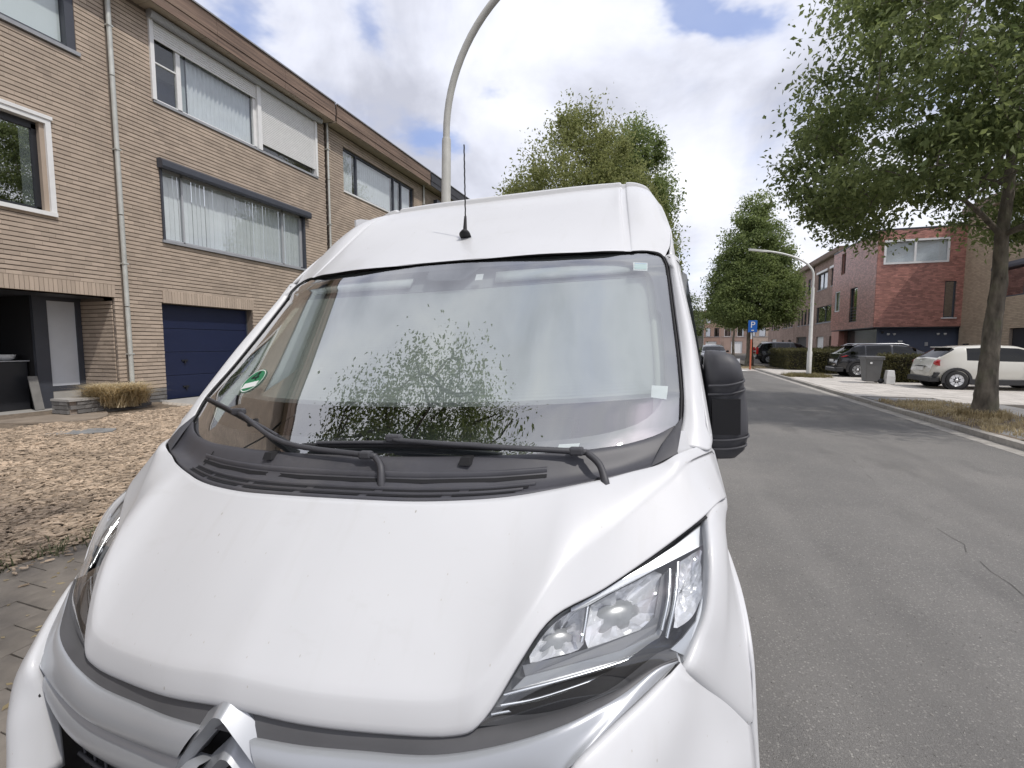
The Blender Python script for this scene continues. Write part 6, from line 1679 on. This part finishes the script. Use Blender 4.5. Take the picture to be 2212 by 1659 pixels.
# --- door mirrors
for s in (-1, 1):
    k = np.array([s, 1, 1.0])
    if s < 0: continue   # the kerb-side mirror is folded in: built below
    secs = []
    for z, x0_, x1_, yf in [(-.395, .995, 1.055, 1.72), (-.388, .975, 1.088, 1.695), (-.36, .970, 1.110, 1.675), (-.31, .970, 1.120, 1.665), (-.25, .975, 1.120, 1.668), (-.20, .985, 1.116, 1.675), (-.135, .985, 1.106, 1.672), (-.115, .985, 1.103, 1.655), (-.07, .987, 1.092, 1.658), (-.045, .990, 1.075, 1.672), (-.032, .995, 1.045, 1.69), (-.028, 1.0, 1.03, 1.71)]:
        ring_ = []
        for t in np.linspace(0, 2 * math.pi, 25)[:-1]:
            c, sn = math.cos(t), math.sin(t); e_ = (abs(c) ** 3.2 + abs(sn) ** 3.2) ** (-1 / 3.2)
            ring_.append(((x0_ + x1_) / 2 + (x1_ - x0_) / 2 * c * e_, yf + .075 + .075 * sn * e_ , z))
        secs.append(np.array(ring_) * k)
    b = MB().grid(np.array(secs) + D0, close=True)
    n_ = len(secs)
    b.add([tuple(p) for p in secs[0] + D0], [tuple(range(24))]); b.add([tuple(p) for p in secs[-1] + D0], [tuple(range(24))])
    m_ = b.build('door_mirror', m_plast, van)
    for z_, ya, xa, xb in ((-.135, 1.655, .99, 1.104), (-.165, 1.668, .99, 1.108), (-.315, 1.660, .985, 1.118), (-.345, 1.664, .985, 1.112)):
        MB().tube([L3(np.array(p) * k) for p in catmull([(xa, ya + .006, z_ - .006), (.5 * (xa + xb), ya - .003, z_ - .004), (xb - .012, ya + .006, z_ + .006), (xb - .002, ya + .05, z_ + .012)], 4)], .004, 6).build('mirror_rib', m_plast, m_)
    MB().box(L3(np.array((1.0, 1.655, -.30)) * k), L3(np.array((1.085, 1.675, -.185)) * k)).build('mirror_recess', m_slot, m_)
    MB().box(L3(np.array((.992, 1.805, -.36)) * k), L3(np.array((1.11, 1.815, -.06)) * k)).build('mirror_glass', m_chrome, m_)
    MB().add([L3(np.array(p) * k) for p in [(.968, 1.74, -.03), (1.004, 1.75, -.16), (1.024, 1.75, -.26), (1.030, 1.75, -.43), (.985, 1.66, -.42), (.968, 1.62, -.25)]], [(0, 1, 2, 3, 4, 5)]).build('mirror_mount', m_plast, van, recalc=False)

# kerb-side mirror, folded flat against the door
b = MB().grid([[(-(.985 + .075 * w * math.sin(math.pi * t)) , 1.86 + .30 * t - .55, z + 1.6) for t in np.linspace(0, 1, 12)] for z, w in ((-.39, .2), (-.37, .8), (-.30, 1.0), (-.15, 1.0), (-.06, .8), (-.03, .2))])
b.build('door_mirror', m_plast, van, recalc=False)
# ------------------------------------------------------------------ things in the near garden
# flat stone slabs
pt = wthing('step_slab', 'large thin curved board lying before the dark entrance', 'board', (-9.7, 5.4, .33))
P = [(-10.38, 4.3, .345)] + [(-10.25 + 1.15 * math.sin(math.pi * t), 4.35 + 1.75 * t, .345) for t in np.linspace(0.03, .97, 14)] + [(-10.38, 6.1, .345)]
MB().prism(P, (0, 0, .025)).build('board', mat('board_brown', (.26, .215, .17), .8, var=.2, vscale=4), pt)
sl = wthing('stone_slab', 'flat grey stone lying among the bark chips', 'stone', (-8.35, 4.65, .28))
P = [(-8.75, 4.36, .285), (-8.5, 4.30, .285), (-8.15, 4.55, .285), (-7.95, 4.82, .285), (-8.12, 4.98, .285), (-8.5, 4.86, .285), (-8.72, 4.6, .285)]
bevel(MB().prism(P, (0, 0, .028)).build('slab', mat('slate_grey', (.22, .225, .225), .75, var=.2, vscale=6), sl), .008)
# low brick planter with dead ornamental grass hanging over it
pln = wthing('planter', 'low grey brick planter with a pale top right of the dark entrance', 'planter', (-10.2, 6.2, .38))
pw = box('core', (-10.42, 5.42, .3), (-10.0, 6.78, .60), m_mortar_l, pln)
L = brick_mesh(m_brick_dk, .205, .063)
for r in range(4):
    for i in range(7):
        yy = 5.52 + i * .212 + (.1 if r % 2 else 0)
        if yy > 6.7: continue
        _obj0('brick', L[(r + i) % 5], pw, loc=(-9.985, yy, .34 + r * .076))
    for i in range(2):
        _obj0('brick', L[(r + i) % 5], pw, loc=(-10.12 - i * .212, 5.405, .34 + r * .076), rot=(0, 0, -math.pi / 2))
box('coping', (-10.45, 5.38, .602), (-9.95, 6.0, .64), m_conc, pln)
g = np.random.default_rng(5)
n = 240
gp = np.c_[g.uniform(-10.35, -9.85, n), 5.98 + .55 * g.random(n), .40 + .22 * g.random(n)]
tufts('dead_grass', gp, 15000, .12, .40, .05, leaf_mat('leaf_hay', (.52, .43, .27), (.80, .70, .49), .45), 81, 'matted straw coloured dead ornamental grass over the low brick planter', 'dead plant', lean=1.1)
# corrugated edging along the drive
ce = MB(); P = []
for zz in (.20, .40):
    P.append([(-10.15 + 3.0 * t, 7.12 + .035 * math.sin(t * 2 * math.pi * 24), zz - .045 * t) for t in np.linspace(0, 1, 240)])
o = ce.grid(P).build('corrugated_edging', mat('fibre_cement', (.40, .36, .31), .85, var=.15, vscale=8), recalc=False, label='low corrugated edging sheet between bark garden and the blue garage drive', cat='edging')
md = o.modifiers.new('thickness', 'SOLIDIFY'); md.thickness = .012
# things inside the dark entrance
cb = wthing('cabinet', 'black cabinet standing inside the dark entrance', 'cabinet', (-12.0, 5.5, .36))
bevel(MB().box((-12.45, 5.2, .36), (-11.7, 5.72, 1.28)).build('body', m_black, cb), .015)
box('top', (-12.48, 5.16, 1.282), (-11.67, 5.74, 1.30), m_alu, cb)
wbw = wthing('bowl', 'white bowl standing on the black cabinet in the entrance', 'bowl', (-11.95, 5.52, 1.30))
MB().lathe([(.06, 0), (.12, .03), (.15, .11), (.14, .11), (.11, .035), (0, .02)], (-11.95, 5.52, 1.302), n=18).build('bowl', m_white, wbw)
bd = wthing('board', 'pale narrow board leaning beside the entrance frame', 'board', (-11.3, 5.68, .36))
MB().prism([(-11.35, 5.60, .365), (-11.35, 5.74, .365), (-11.5, 5.74, 1.0), (-11.5, 5.60, 1.0)], (.02, 0, .005)).build('board', mat('board_grey', (.2, .195, .185), .8, var=.2, vscale=5), bd)
# fallen leaf litter on the pavement by the bark garden
n = 260
pts = np.c_[rng.uniform(-4.2, -2.4, n), rng.uniform(.6, 3.4, n), np.full(n, .105)]
V, F_ = leaves(pts, (.02, .02, .002), 1, .045, 0.0, seed=91)
V[:, 2] = np.interp(V[:, 0], [-4.25, -2.1], [.085, .04]) + .004 + np.abs(V[:, 2] - .105) * .08
obj('leaf_litter', mesh('leaf_litter', V, F_, lf_dry), kind='stuff', label='scattered dry leaf bits on the grey pavement slabs', cat='leaf litter')
bpy.context.view_layer.update()
